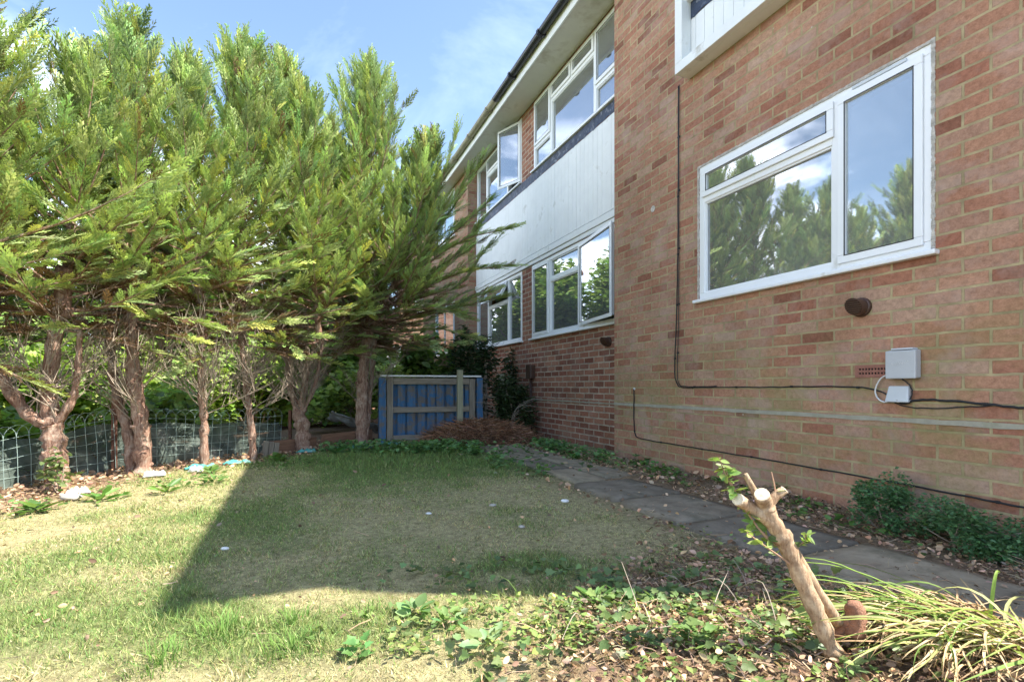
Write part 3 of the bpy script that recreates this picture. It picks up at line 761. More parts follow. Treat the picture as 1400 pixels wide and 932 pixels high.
# ------------------------------------------------------------------ brick house beyond
hb = empty('brick_house', (-6.6, 17.2, 0), R(14))
tag(hb, 'sunlit orange brick house far behind the pallet, seen under the cypress branches', 'house')
def hwall():
    me_o = wall_part('wall', M['brick3'], -5.6, 0, -.2, 5.2, 0, .25, [(-4.6, -3.7, 0, 2.1), (-2.9, -1.6, 1.0, 2.2), (-4.4, -3.2, 3.4, 4.6), (-2.6, -1.4, 3.4, 4.6)], hb)
    return me_o
hwall()
mb = MB(); mb.box((0, .252, -.2), (.25, 6, 5.2)); mb.box((5.35, .252, -.2), (5.6, 6, 5.2)); mb.box((.251, 5.7, -.2), (5.34, 6, 5.2)); mb.build('wall', M['brick3'], hb, uv=True)
mb = MB()
for a in ((-.35, 5.1, 3, 7.0), (6.35, 5.1, 3, 7.0)):
    vs = [Vector((-.3, a[0], a[1])), Vector((5.9, a[0], a[1])), Vector((5.9, a[2], a[3])), Vector((-.3, a[2], a[3]))]; vs += [v-Vector((0, 0, .12)) for v in vs]
    mb.add(vs, [(0,1,2,3), (7,6,5,4), (0,4,5,1), (1,5,6,2), (2,6,7,3), (3,7,4,0)])
mb.build('roof', M['roof'], hb)
for (a, b, c, e) in ((-2.9, -1.6, 1.0, 2.2), (-4.4, -3.2, 3.4, 4.6), (-2.6, -1.4, 3.4, 4.6)):
    window(a, b, c, e, .02, [(a+.05, (a+b)/2-.03, c+.05, e-.05, 'fixed', 0), ((a+b)/2+.03, b-.05, c+.05, e-.05, 'fixed', 0)], mulls=[((a+b)/2, c+.05, e-.05)], gmat='glass2', parent=hb)
dr = empty('door', (4.15, 0, 0), 0, hb)
mb = MB(); 
for a, b in (((-.45, .02, 0), (-.36, .12, 2.1)), ((.36, .02, 0), (.45, .12, 2.1)), ((-.36, .02, 2.01), (.36, .12, 2.1))): mb.box(a, b)
mb.build('frame', M['paint'], dr)
mb = MB(); mb.box((-.355, .06, .02), (.355, .1, 2.005)); mb.build('leaf', M['black'], dr); mb = MB(); mb.tube([(.28, .01, 1.0), (.28, .058, 1.0)], .02, 8); mb.build('handle', M['grey'], dr)
dp = MB(); dp.tube([(5.45, -.07, 0), (5.45, -.07, 5.1)], .04, 10); dp.build('downpipe', M['paint'], hb, smooth=True)

# ------------------------------------------------------------------ paving slabs
def slab(n0, n1, s0, s1, rot=0.0, tilt=0.0, seed=0):
    rr = random.Random(seed)
    c = NV*((n0+n1)/2) + WV*((s0+s1)/2)
    w, h = (s1-s0)/2-.010, (n1-n0)/2-.010
    bm = bmesh.new(); k = 9; grid = []
    ch = rr.choice([0, 0, 1, 2, 3])
    vs = []
    for j in range(k+1):
        for i in range(k+1):
            x = -w+2*w*i/k; y = -h+2*h*j/k
            ed = min(i, j, k-i, k-j) == 0
            z = .022 + .0025*mnoise.noise(Vector((x*6+seed, y*6, 0))) - (.007 if ed else 0)
            if ed: x += rr.uniform(-.009, .007); y += rr.uniform(-.009, .007)
            if (i, j) == {0: (-1, -1), 1: (0, 0), 2: (k, 0), 3: (k, k)}[ch]: x *= .9; y *= .92
            vs.append(bm.verts.new((x, y, z)))
    for j in range(k):
        for i in range(k): bm.faces.new((vs[j*(k+1)+i], vs[j*(k+1)+i+1], vs[(j+1)*(k+1)+i+1], vs[(j+1)*(k+1)+i]))
    rim = [i for i in range(k+1)] + [(j+1)*(k+1)-1 for j in range(1, k+1)] + [k*(k+1)+i for i in range(k-1, -1, -1)] + [j*(k+1) for j in range(k-1, 0, -1)]
    lo = [bm.verts.new(vs[i].co - Vector((0, 0, .05))) for i in rim]
    for q in range(len(rim)):
        a, b = rim[q], rim[(q+1) % len(rim)]; bm.faces.new((vs[b], vs[a], lo[q], lo[(q+1) % len(rim)]))
    me = bpy.data.meshes.new('paving_slab'); bm.to_mesh(me); bm.free(); me.materials.append(M['slab'])
    me.polygons.foreach_set('use_smooth', [True]*len(me.polygons))
    o = bpy.data.objects.new('paving_slab', me); COL.objects.link(o)
    o.location = (c.x, c.y, gz(c.x, c.y)+.004); o.rotation_euler = (rr.uniform(-.012, .012)+tilt, rr.uniform(-.012, .012), TH+math.pi/2+rot)
    return o
slabs = []
s = -.9; i = 0
while s < 3.0:
    slabs.append(slab(1.90, 2.49, s, s+.60, random.uniform(-.012, .012), seed=i)); s += .612; i += 1
while s < 5.6:
    slabs.append(slab(1.98, 2.30, s, s+.60, random.uniform(-.02, .02), seed=i)); i += 1
    slabs.append(slab(2.31, 2.63, s+.1, s+.72, random.uniform(-.03, .03), seed=i)); s += .62; i += 1
slabs.append(slab(2.05, 2.6, 5.75, 6.3, .03, seed=99))
whr = ['first', 'second', 'third', 'fourth', 'fifth', 'sixth', 'seventh', 'eighth', 'ninth', 'tenth', 'eleventh', 'twelfth', 'thirteenth', 'fourteenth', 'fifteenth', 'sixteenth', 'seventeenth', 'eighteenth', 'nineteenth', 'twentieth']
for i, o in enumerate(slabs):
    tag(o, 'grey concrete paving slab, %s along the path counted from the nearest' % whr[i], 'paving slab', 'slabs of the path beside the wall')

# ------------------------------------------------------------------ foliage templates
def frond_template(seed, n=15, sub=2):
    r = random.Random(seed); V = []; F = []
    def blade(p, ang, ln, w, zt):
        b = len(V); c, s = math.cos(ang), math.sin(ang)
        for (u, v, z) in ((0, -w*.25, 0), (ln*.45, w*.5, zt*.4), (ln, 0, zt), (ln*.42, -w*.5, zt*.4-.004)):
            V.append((p[0]+u*c-v*s, p[1]+u*s+v*c, p[2]+z))
        F.append((b, b+1, b+2)); F.append((b, b+2, b+3))
    for i in range(n):
        t = .06+.9*i/(n-1); sd = 1 if i % 2 else -1
        p = (t, .02*math.sin(t*5+seed), -.10*t*t)
        ln = .34*(1-t)**.7*min(1, .45+t*3)+.07; ang = sd*r.uniform(.38, .66); zt = r.uniform(-.06, .05)
        blade(p, ang, ln, .036+.018*r.random(), zt)
        for q in range(sub):
            f = .3+.32*q+r.uniform(-.06, .06)
            pp = (p[0]+ln*f*math.cos(ang), p[1]+ln*f*math.sin(ang), p[2]+zt*f)
            blade(pp, ang-sd*r.uniform(.4, .6), ln*.46*(1.15-f), .028, r.uniform(-.03, .03))
            if ln > .2: blade(pp, ang+sd*r.uniform(.4, .6), ln*.38*(1.15-f), .028, r.uniform(-.03, .03))
    blade((.0, 0, 0), 0, .95, .035, -.09); blade((.86, 0, -.08), .1, .16, .05, 0)
    return np.array(V, float), np.array(F)
FT = [frond_template(s) for s in range(6)]

def shadecol(n, base, var, rng):
    c = np.tile(np.array(base, float), (n, 1)); k = rng.normal(0, 1, (n, 1))*var
    c = c*np.clip(1+k, .4, 1.9); c[:, 0] *= 1+rng.normal(0, .09, n); c[:, 2] *= 1+rng.normal(0, .1, n)
    return np.clip(c, .004, .9)

def cypress(base, stems, leaders, zlow, Rm, seed, label, nb=70, extra=(), dead=26, size=1.0, group='tall cypress trees of the hedge', tone=(.33, .415, .155)):
    """stems: [(pts, radii)] ; leaders: [(start, top, radius scale)] all local"""
    zlow -= .10; Rm *= 1.07
    rng = np.random.default_rng(seed); rr = random.Random(seed)
    t = empty('cypress_tree', (base[0], base[1], gz(base[0], base[1])))
    tag(t, label, 'tree', group)
    mb = MB()
    for pts, rad in stems:
        pp = curve_pts(pts, 8); n = len(pp)
        rads = [rad[0]+(rad[1]-rad[0])*i/(n-1) for i in range(n)]
        rads = [r*(1+.10*math.sin(i*1.7+seed)) for i, r in enumerate(rads)]
        if pts[0][2] <= .02: rads[0] *= 1.35; pp[0] = pp[0]-Vector((0, 0, .05))
        rads = [a*.86*(1+rr.uniform(-.1, .12)) for a in rads]
        pp = [q+Vector((rr.uniform(-.12, .12), rr.uniform(-.12, .12), 0))*rads[i] for i, q in enumerate(pp)]
        mb.tube(pp, rads, 14, jit=.17)
        for k in range(6):                                           # cut stubs
            i = rr.randrange(1, n-1); a = rr.uniform(0, 6.28); d = Vector((math.cos(a), math.sin(a), rr.uniform(.1, .7)))
            mb.tube([pp[i], pp[i]+d*(rads[i]*1.05+.006+rr.random()*.014)], [rads[i]*.35, rads[i]*.2], 6)
    for st, top, rs in leaders:
        pp = curve_pts([st, tuple(Vector(st).lerp(Vector(top), .5)+Vector((rr.uniform(-.08, .08), rr.uniform(-.08, .08), 0))), top], 6)
        mb.tube(pp, [.04*(1-i/(len(pp)-1))+.005 for i in range(len(pp))], 6)
    mb.build('trunk', M['bark'], t, smooth=True)
    P = []; D = []; S = []; U = []; DEAD = []; limbs = MB()
    for st, top, rs in leaders:
        st = Vector(st); top = Vector(top); H = top.z - zlow
        cnt = int(nb*1.5*max(.35, min(1.3, H/2.4)))
        for k in range(cnt):
            u = (k+rr.random())/cnt; u = u**.85
            z = zlow + H*u
            ax_ = st.lerp(top, max(0, min(1, (z-st.z)/max(.1, top.z-st.z))))
            az = k*2.39996+rr.uniform(-.5, .5)
            prof = (.72+.28*min(1, u/.2))*(1-max(0, u-.15)/.85)**.8
            ln = Rm*rs*prof*(rr.uniform(.6, 1.15) if rr.random() < .86 else rr.uniform(1.15, 1.5))+.08
            el0 = R(-10+66*min(1, u*1.5)**.8+rr.uniform(-14, 14)); el1 = el0+R(rr.uniform(8, 34))
            if u < .16 and rr.random() < .45: el1 = el0-R(rr.uniform(0, 16))
            h = Vector((math.cos(az), math.sin(az), 0))
            pts = []; p = Vector((ax_.x, ax_.y, z)); nseg = 7
            for q in range(nseg+1):
                pts.append(p.copy()); e = el0+(el1-el0)*q/nseg
                p = p+(h*math.cos(e)+Vector((0, 0, math.sin(e))))*(ln/nseg)
            limbs.tube(pts, [.011*(1-q/nseg)*min(1.3, ln)+.0022 for q in range(nseg+1)], 4, cap=False)
            n0 = len(P); add_sprays(pts, ln, P, D, S, U, rr, size)
            for q in P[n0:]:
                rad_ = math.hypot(q[0]-ax_.x, q[1]-ax_.y); DEAD.append(q[2] < zlow+.75 and rad_ < (.62-.5*(q[2]-zlow))*rr.uniform(.6, 1.2))
        # feathery tip
        tip = [top+Vector((0, 0, .34*rs)), top, st.lerp(top, .8)]
        add_sprays([tip[2], tip[1], tip[0]], .5, P, D, S, U, rr, size*.8, tipd=True)
        add_sprays([tip[1], top+Vector((rr.uniform(-.03,.03), 0, .2)), tip[0]], .4, P, D, S, U, rr, size*.6, tipd=True)
        limbs.tube([tip[1], tip[0]], [.006, .002], 4)
        DEAD += [False]*(len(P)-len(DEAD))
    for pts, ln in extra:
        pp = curve_pts(pts, 5); limbs.tube(pp, [.016*(1-q/(len(pp)-1))+.003 for q in range(len(pp))], 5, cap=False)
        add_sprays(pp, ln, P, D, S, U, rr, size, dens=2.3)
    limbs.build('limbs', M['bark'], t)
    DEAD += [False]*(len(P)-len(DEAD))
    P = np.array(P); D = np.array(D); S = np.array(S)
    Fr = frames(D, rng.normal(0, .6, len(P)))
    C = shadecol(len(P), tone, .32, rng)
    dd_ = np.array(DEAD, bool); C[dd_] = np.array((.17, .10, .055))*rng.uniform(.6, 1.3, (int(dd_.sum()), 1)); live = ~dd_
    yel = (rng.random(len(P)) < .08) & live; C[yel] *= (1.5, 1.25, .9)
    old = rng.random(len(P)) < .03; C[old] = (.2, .13, .06)
    parts = []
    idx = rng.integers(0, len(FT), len(P))
    for q in range(len(FT)):
        m = idx == q
        if m.any():
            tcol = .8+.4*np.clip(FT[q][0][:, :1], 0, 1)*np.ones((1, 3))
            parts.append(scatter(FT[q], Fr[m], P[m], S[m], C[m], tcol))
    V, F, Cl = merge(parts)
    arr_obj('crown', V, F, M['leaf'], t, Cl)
    # dead inner twigs under the crown
    if dead:
        tw = MB()
        for k in range(int(dead*1.05)):
            st = rr.choice(stems)[0]; i = rr.randrange(1, len(st)); a = Vector(st[i-1]).lerp(Vector(st[i]), rr.random())
            if a.z < .45: a.z = .45+rr.random()*.4
            if a.z > 1.5: continue
            az = rr.uniform(0, 6.28); p = a.copy(); d = Vector((math.cos(az), math.sin(az), rr.uniform(.5, 1.5))).normalized()
            ln = rr.uniform(.35, .85); pts = [p.copy()]
            for q in range(6):
                d = (d+Vector((rr.uniform(-.5, .5), rr.uniform(-.5, .5), rr.uniform(-.1, .3)))).normalized(); p = p+d*ln/6; pts.append(p.copy())
                if q > 0:
                    for _ in range(3):
                        d2 = (d+Vector((rr.uniform(-.9, .9), rr.uniform(-.9, .9), rr.uniform(-.2, .6)))).normalized(); l2 = rr.uniform(.1, .28)
                        m1 = p+d2*l2*.5+Vector((0, 0, .02)); tw.tube([p, m1, p+d2*l2+Vector((0, 0, .05))], [.0028, .002, .001], 3, cap=False)
            tw.tube(pts, [.0058-.0008*q for q in range(7)], 4, cap=False)
        if tw.v: tw.build('dead_twigs', M['barkd'], t)
    return t
def add_sprays(pts, ln, P, D, S, U, rr, size, dens=1.0, tipd=False):
    n = max(7, int(ln*28*dens)); segs = len(pts)-1
    for k in range(n):
        f = (.16+.84*(k+rr.random())/n) if not tipd else rr.random()
        x = min(segs-1e-4, f*segs); i = int(x); a = pts[i].lerp(pts[i+1], x-i); d = (pts[i+1]-pts[i]).normalized()
        side = d.cross(Vector((0, 0, 1))); side = side.normalized() if side.length > .05 else Vector((math.cos(k*2.4), math.sin(k*2.4), 0))
        if tipd: side = Vector((math.cos(k*2.4), math.sin(k*2.4), 0))
        sg = 1 if k % 2 else -1
        spread = rr.uniform(.35, .95)*(1-.4*f)
        dd = (d*1.0 + side*sg*spread + Vector((rr.uniform(-.25, .25), rr.uniform(-.25, .25), rr.uniform(-.16, .55)))).normalized()
        if tipd: dd = (Vector((0, 0, 1))*1.2+side*rr.uniform(.2, .7)).normalized()
        P.append(tuple(a)); D.append(tuple(dd)); S.append(rr.uniform(.13, .25)*size*(1.05-.3*f))
    if not tipd:
        d = (pts[-1]-pts[-2]).normalized()
        for _ in range(2):
            P.append(tuple(pts[-1]-d*.05)); D.append(tuple(d+Vector((rr.uniform(-.2, .2), rr.uniform(-.2, .2), .1)))); S.append(.3*size)

cypress((-3.46, 3.82), [([(0, 0, 0), (-.02, .0, .25), (-.08, .02, .48)], (.085, .075)), ([(-.08, .02, .46), (-.12, .05, .8), (-.10, .1, 1.25), (-.05, .1, 1.7)], (.06, .05)),
         ([(-.08, .02, .46), (-.22, -.02, .56), (-.4, -.05, .85), (-.55, -.1, 1.2)], (.055, .035)), ([(-.06, .02, .44), (.05, .04, .62), (.1, .05, .85), (.12, .05, 1.2)], (.035, .02))],
        [((-.05, .1, 1.3), (.06, .15, 3.15), 1.0), ((-.5, -.05, 1.1), (-.42, -.1, 2.75), .8)], 1.28, 1.02, 1, 'gnarled cypress with a forked pinkish trunk, leftmost trunk in the photo', nb=76, dead=34)
cypress((-3.25, 4.36), [([(.03, 0, 0), (.02, 0, .4), (-.04, 0, .8), (-.07, 0, 1.3), (-.1, 0, 1.9)], (.075, .05)), ([(-.08, .03, 0), (-.12, .03, .35), (-.24, .05, .72), (-.33, .08, 1.25)], (.05, .035))],
        [((-.08, 0, 1.3), (-.10, 0, 3.72), 1.0), ((-.3, .08, 1.2), (-.42, .35, 3.3), .75)], 1.32, .98, 2, 'cypress with two close stems standing beside the rusty fence post', nb=76, dead=34)
cypress((-2.93, 4.75), [([(0, 0, 0), (.01, 0, .4), (-.02, 0, .76), (-.03, .05, 1.4)], (.045, .03))],
        [((-.02, .04, 1.2), (-.24, .1, 3.75), .85)], 1.36, .92, 3, 'slim cypress with a straight thin trunk and a broom of dead twigs', nb=76, dead=30)
cypress((-2.73, 5.28), [([(0, 0, 0), (-.02, 0, .35), (-.07, 0, .75), (-.16, .05, 1.4)], (.045, .028))],
        [((-.14, .05, 1.2), (-.12, .1, 4.28), 1.0)], 1.3, .98, 4, 'thin pale trunked cypress at the corner of the lawn shadow', nb=88, dead=30)
cypress((-2.44, 5.86), [([(0, 0, 0), (-.02, 0, .3), (-.06, 0, .45)], (.095, .08)), ([(-.06, 0, .42), (-.16, .02, .75), (-.22, .05, 1.1), (-.4, .1, 1.7)], (.05, .035)), ([(-.04, 0, .4), (0, 0, .7), (.03, .02, 1.02)], (.045, .04)), ([(-.03, 0, .42), (.12, .05, .8), (.2, .1, 1.4)], (.03, .02))],
        [((-.3, .1, 1.4), (-.28, .1, 4.45), 1.0), ((.15, .1, 1.3), (.02, -.1, 4.0), .9)], 1.32, 1.1, 5, 'cypress with a stout low fork behind the shaded lawn edge', nb=84, dead=46)
cypress((-2.02, 6.68), [([(0, 0, 0), (.02, 0, .5), (.04, 0, 1.0), (.10, 0, 1.45), (.12, 0, 1.9)], (.095, .06)), ([(.10, 0, 1.4), (.3, -.05, 1.8), (.55, -.1, 2.3)], (.04, .025)), ([(.04, .08, 0), (.1, .1, .7), (.16, .12, 1.4)], (.04, .03))],
        [((.1, 0, 1.5), (.12, 0, 4.85), 1.12), ((.5, -.1, 2.1), (1.0, -.15, 3.85), .72), ((-.1, .1, 1.5), (-.5, .3, 4.1), .8)], 1.42, 1.15, 6, 'tallest cypress beside the pallet, its long branches reaching the flats', nb=90, dead=40,
        extra=[([(.4, -.1, 2.0), (.95, -.25, 2.45), (1.45, -.35, 2.85), (1.75, -.4, 3.1)], 1.3), ([(.3, -.1, 1.8), (.9, -.2, 2.05), (1.45, -.25, 2.25), (1.98, -.3, 2.30)], 1.6), ([(.2, 0, 1.6), (.75, -.1, 1.75), (1.3, -.2, 1.85), (1.7, -.2, 1.98)], 1.3),
               ([(.3, -.1, 2.2), (.8, -.3, 2.7), (1.25, -.3, 3.1), (1.5, -.35, 3.5)], 1.2), ([(.2, -.1, 1.6), (.6, -.4, 1.7), (1.05, -.6, 1.72), (1.4, -.7, 1.62)], 1.0), ([(.3, .1, 1.9), (.8, .1, 2.2), (1.3, .15, 2.6), (1.55, .1, 2.9)], 1.1),
               ([(.2, .2, 1.5), (.6, .4, 1.55), (1.0, .6, 1.6), (1.4, .7, 1.5)], 1.0), ([(.3, 0, 1.7), (.8, .0, 1.95), (1.3, .0, 2.1), (1.6, .0, 2.5)], 1.1), ([(.3, -.15, 1.95), (.9, -.3, 2.3), (1.4, -.4, 2.6), (1.95, -.45, 2.72)], 1.5), ([(.4, 0, 2.2), (.9, -.05, 2.7), (1.3, -.1, 3.2), (1.62, -.1, 3.75)], 1.4), ([(.3, .1, 1.6), (.9, .1, 1.75), (1.5, .15, 1.9), (1.9, .2, 2.0)], 1.4), ([(.5, -.1, 2.3), (.9, -.2, 2.9), (1.15, -.25, 3.5), (1.3, -.25, 4.0)], 1.3)])
cypress((-4.02, 3.25), [([(0, 0, 0), (.02, 0, .5), (.06, 0, 1.2)], (.08, .05))], [((.05, 0, 1.1), (.42, .12, 3.75), 1.0), ((-.1, .1, 1.1), (-.35, .1, 3.4), .8)], 1.2, 1.05, 7, 'cypress at the left edge whose trunk is out of frame, only its crown shows', nb=84, dead=20)
cypress((-4.15, 2.45), [([(0, 0, 0), (.02, 0, .5), (.0, 0, 1.2)], (.08, .05))], [((.05, 0, 1.1), (.0, .0, 3.3), 1.0)], 1.1, .95, 8, 'cypress seen only as a reflection in the wide window', nb=40, dead=0)
cypress((-4.3, 1.55), [([(0, 0, 0), (.02, 0, .5), (.0, 0, 1.2)], (.08, .05))], [((.05, 0, 1.1), (.1, .0, 2.7), .8)], 1.0, .85, 9, 'lowest cypress at the right end of the mirrored hedge', nb=32, dead=0)

# ------------------------------------------------------------------ broad leaves
def leaf_template(kind, seed=0):
    r = random.Random(seed)
    if kind == 'ivy':
        out = [(0, 0), (-.08, .28), (.12, .5), (.34, .3), (.5, .44), (.66, .2), (1.0, 0), (.66, -.2), (.5, -.44), (.34, -.3), (.12, -.5), (-.08, -.28)]
    elif kind == 'oval':
        out = [(0, 0), (.15, .2), (.42, .3), (.75, .2), (1, 0), (.75, -.2), (.42, -.3), (.15, -.2)]
    elif kind == 'long':
        out = [(0, 0), (.2, .09), (.5, .14), (.8, .1), (1, 0), (.8, -.1), (.5, -.14), (.2, -.09)]
    else:  # small
        out = [(0, 0), (.45, .3), (1, 0), (.45, -.3)]
    cx_ = .42; V = [(cx_, 0, -.05)] + [(x, y, .10*abs(y)*2 - .12*(x-.4)**2 + r.uniform(-.02, .02)) for x, y in out]
    n = len(out); F = [(0, 1+i, 1+(i+1) % n) for i in range(n)]
    return np.array(V, float), np.array(F)
LT = {k: [leaf_template(k, s) for s in range(3)] for k in ('ivy', 'oval', 'long', 'small')}
def leaf_cloud(kind, P, D, S, base, var, rng, roll=.6):
    P = np.array(P); D = np.array(D); S = np.array(S)
    Fr = frames(D, rng.normal(0, roll, len(P))); C = shadecol(len(P), base, var, rng)
    idx = rng.integers(0, 3, len(P)); parts = []
    for q in range(3):
        m = idx == q
        if m.any(): parts.append(scatter(LT[kind][q], Fr[m], P[m], S[m], C[m]))
    return parts
def bush(base, rx, ry, h, n, kind, size, col, seed, label, cat='bush', name='bush', group=None, z0=0.0, var=.3, stems=14, mat='bleaf'):
    rng = np.random.default_rng(seed); rr = random.Random(seed)
    t = empty(name, (base[0], base[1], gz(*base[:2])+z0)); tag(t, label, cat, group)
    ph = rng.uniform(0, 6.28, 8)
    P = []; D = []; S = []
    # clumps give an uneven outline with gaps
    cl = [(rr.uniform(-1, 1)*.8, rr.uniform(-1, 1)*.8, rr.uniform(.25, .95), rr.uniform(.22, .5)) for _ in range(11)]
    while len(P) < n:
        c = rr.choice(cl); v = Vector((rr.gauss(0, 1), rr.gauss(0, 1), rr.gauss(0, 1))).normalized()*(c[3]*rr.random()**.35)
        x, y, z = c[0]+v.x, c[1]+v.y, c[2]*.8+v.z*.8
        if z < .02: continue
        P.append((x*rx, y*ry, z*h)); a = rr.uniform(0, 6.28); D.append((math.cos(a), math.sin(a), rr.uniform(-.7, .5))); S.append(size*rr.uniform(.6, 1.3))
    V, F, C = merge(leaf_cloud(kind, P, D, S, col, var, rng)); arr_obj('foliage', V, F, M[mat], t, C)
    mb = MB()
    for _ in range(stems):
        c = rr.choice(cl); x, y = rr.uniform(-.2, .2), rr.uniform(-.2, .2)
        mb.tube(curve_pts([(x*rx, y*ry, -.02), (c[0]*rx*.5+rr.uniform(-.05, .05), c[1]*ry*.5, c[2]*h*.45), (c[0]*rx, c[1]*ry, c[2]*h*.85)], 4), .006*max(.6, h), 4, cap=False)
    mb.build('stem', M['barkd'], t)
    return t
GB = 'bushes beyond the wire fence'
for i, (x, y, rx, ry, h, n, lab) in enumerate([
    (-6.5, 5.0, 1.1, 1.1, 1.75, 4200, 'sunlit broad leaved bush well beyond the fence, behind the leftmost trunk'),
    (-6.3, 6.7, 1.1, 1.1, 1.75, 4200, 'sunlit broad leaved bush beyond the fence behind the two close stems'),
    (-5.6, 8.0, 1.1, 1.1, 1.8, 4200, 'bright green bush beyond the fence behind the slim straight trunk'),
    (-4.9, 9.3, 1.0, 1.0, 1.9, 3800, 'yellowish green bush beyond the fence behind the stout forked cypress'),
    (-2.6, 8.7, .8, .8, 1.2, 1900, 'leafy bush behind the grey sheet and left of the pallet'),
    (-4.9, 4.3, .7, .8, .75, 1300, 'low bush close behind the netting at the left'),
    (-4.2, 6.0, .7, .8, .8, 1300, 'low bush close behind the netting near the slim trunk'),
    (-7.6, 3.4, 1.1, 1.1, 1.8, 3800, 'sunlit bush far behind the fence at the left edge')]):
    bush((x, y), rx, ry, h, n, 'ivy', .10, (.26, .38, .08) if i % 2 else (.31, .40, .11), 30+i, lab, group=GB, var=.4)
for i, (x, y, rx, h, n, lab) in enumerate([
    (-8.8, 7.8, 2.1, 4.2, 4800, 'tall dark shrub in the neighbouring garden, furthest left'),
    (-7.2, 10.2, 2.1, 4.4, 5200, 'tall shrub in the neighbouring garden behind the middle trunks'),
    (-4.9, 11.6, 1.7, 4.6, 3200, 'tall shrub in the neighbouring garden behind the forked cypress'),
    (-6.1, 12.6, 2.0, 5.0, 4800, 'tallest shrub of the neighbouring garden behind the thin trunks'),
    (-3.3, 9.8, .95, 3.7, 2400, 'tall narrow shrub behind the pallet, mirrored in the lower windows'),
    (-10.5, 5.0, 2.4, 4.2, 3600, 'distant shrub at the far left edge'),
    (-1.7, 11.6, .8, 2.2, 1500, 'sunlit shrub by the far end of the flats')]):
    bush((x, y), rx, rx, h, n*3, 'oval', .17, (.2, .3, .075), 50+i, lab, group='tall shrubs of the neighbouring garden', var=.35)

# ------------------------------------------------------------------ wire fence with arched tops
fp = [(-4.35, .6), (-4.05, 2.2), (-3.78, 3.5), (-3.60, 4.55), (-3.1, 5.25), (-2.62, 5.95)]
ftop = [.36, .38, .42, .56, .50, .50]
def fence_xy(u):
    acc = 0
    for i in range(len(fp)-1):
        a, b = Vector((*fp[i], 0)), Vector((*fp[i+1], 0)); l = (b-a).length
        if u <= acc+l or i == len(fp)-2:
            t = (u-acc)/l; p = a.lerp(b, t); return p.x, p.y, ftop[i]+(ftop[i+1]-ftop[i])*t
        acc += l
FL = sum((Vector(fp[i+1])-Vector(fp[i])).length for i in range(len(fp)-1))
fe = empty('wire_fence', (-3.60, 4.55, 0)); tag(fe, 'low pale green wire mesh fence with arched tops behind the cypress trunks', 'fence')
def fl(p): return (p[0]+3.60, p[1]-4.55, p[2])
mb = MB(); st = .085; nw_ = int(FL/st); lean = lambda u: .03*math.sin(u*2.1)
for i in range(nw_):
    u = i*st; x, y, h = fence_xy(u); z = gz(x, y)
    mb.tube([fl((x+lean(u), y, z-.02)), fl((x+lean(u)*.5+.008*math.sin(i), y, z+h*.5)), fl((x, y, z+h-.07))], .0017, 4, cap=False)
    if i+2 < nw_:
        x2, y2, h2 = fence_xy(u+2*st); pts = []
        for k in range(9):
            a = math.pi*k/8; q = (1-math.cos(a))/2
            pts.append(fl((x+(x2-x)*q, y+(y2-y)*q, gz(x, y)+(h+(h2-h)*q)-.07+.085*math.sin(a))))
        mb.tube(pts, .0016, 4, cap=False)
for r_ in range(6):
    pts = []
    for i in range(nw_):
        x, y, h = fence_xy(i*st); pts.append(fl((x+.002, y, gz(x, y)+.01+(h-.09)*r_/5+.004*math.sin(i*.9+r_))))
    mb.tube(pts, .0016, 4, cap=False)
mb.build('wire_mesh', M['wire'], fe)
mb = MB(); mb.box((-.024, -.024, -.05), (.024, -.014, .62)); mb.box((-.024, -.014, -.05), (-.014, .024, .62)); mb.build('post', M['rust'], fe)
mb = MB(); mb.box((.95, 1.38, -.05), (.98, 1.41, .48)); mb.build('post', M['rust'], fe)
# dark shade netting hung behind the mesh
mb = MB(); n = 110; vs = []; hh = .06
for i in range(n+1):
    u = .2+(FL-.25)*i/n; x, y, h = fence_xy(u); z = gz(x, y)
    top = h*(.78+.12*sn(u, 0, 2.2, 4))
    for j in range(6):
        vs.append(fl((x-.06-.05*sn(u*1.5, j*.8, 1.4, 6)-.012*j, y+.02+.03*sn(u*2, j, 1, 8), z-.02+top*j/5)))
mb.add(vs, [(6*i+j, 6*i+j+1, 6*i+j+7, 6*i+j+6) for i in range(n) for j in range(5)])
nto = mb.build('shade_netting', M['net'], None, smooth=True); nto.location = (-3.60, 4.55, 0)
tag(nto, 'dark green shade netting hung along the wire fence', 'netting')

# low edging board, sheet, turquoise netting scraps
def board(a, b, h, t, name, mat, label, cat):
    a = Vector(a); b = Vector(b); l = (b-a).length; rz = math.atan2(b.y-a.y, b.x-a.x)
    mb = MB(); mb.box((0, -t/2, -.05), (l, t/2, h)); o = mb.build(name, M[mat], None, bevel=.004)
    o.location = (a.x, a.y, gz(a.x, a.y)); o.rotation_euler = (0, 0, rz); return tag(o, label, cat)
board((-2.75, 5.55), (-2.40, 6.12), .15, .035, 'edging_board', 'edging', 'low brown edging board left of the stout forked cypress', 'board')
board((-2.36, 6.2), (-1.95, 6.95), .16, .035, 'edging_board', 'edging', 'low brown edging board between the forked cypress and the tallest cypress', 'board')
mb = MB()
for i in range(3): mb.box((-.09+i*.063, -.012, -.04), (-.035+i*.063, .012, .17-.012*i))
for z in (.05, .13): mb.box((-.1, .0125, z-.012), (.1, .022, z+.012))
o = mb.build('wood_offcut', M['wood'], None, bevel=.003); o.location = (-2.66, 5.5, gz(-2.66, 5.5)); o.rotation_euler = (.12, .05, 1.0)
tag(o, 'small grey slatted offcut leaning on the edging board', 'offcut')
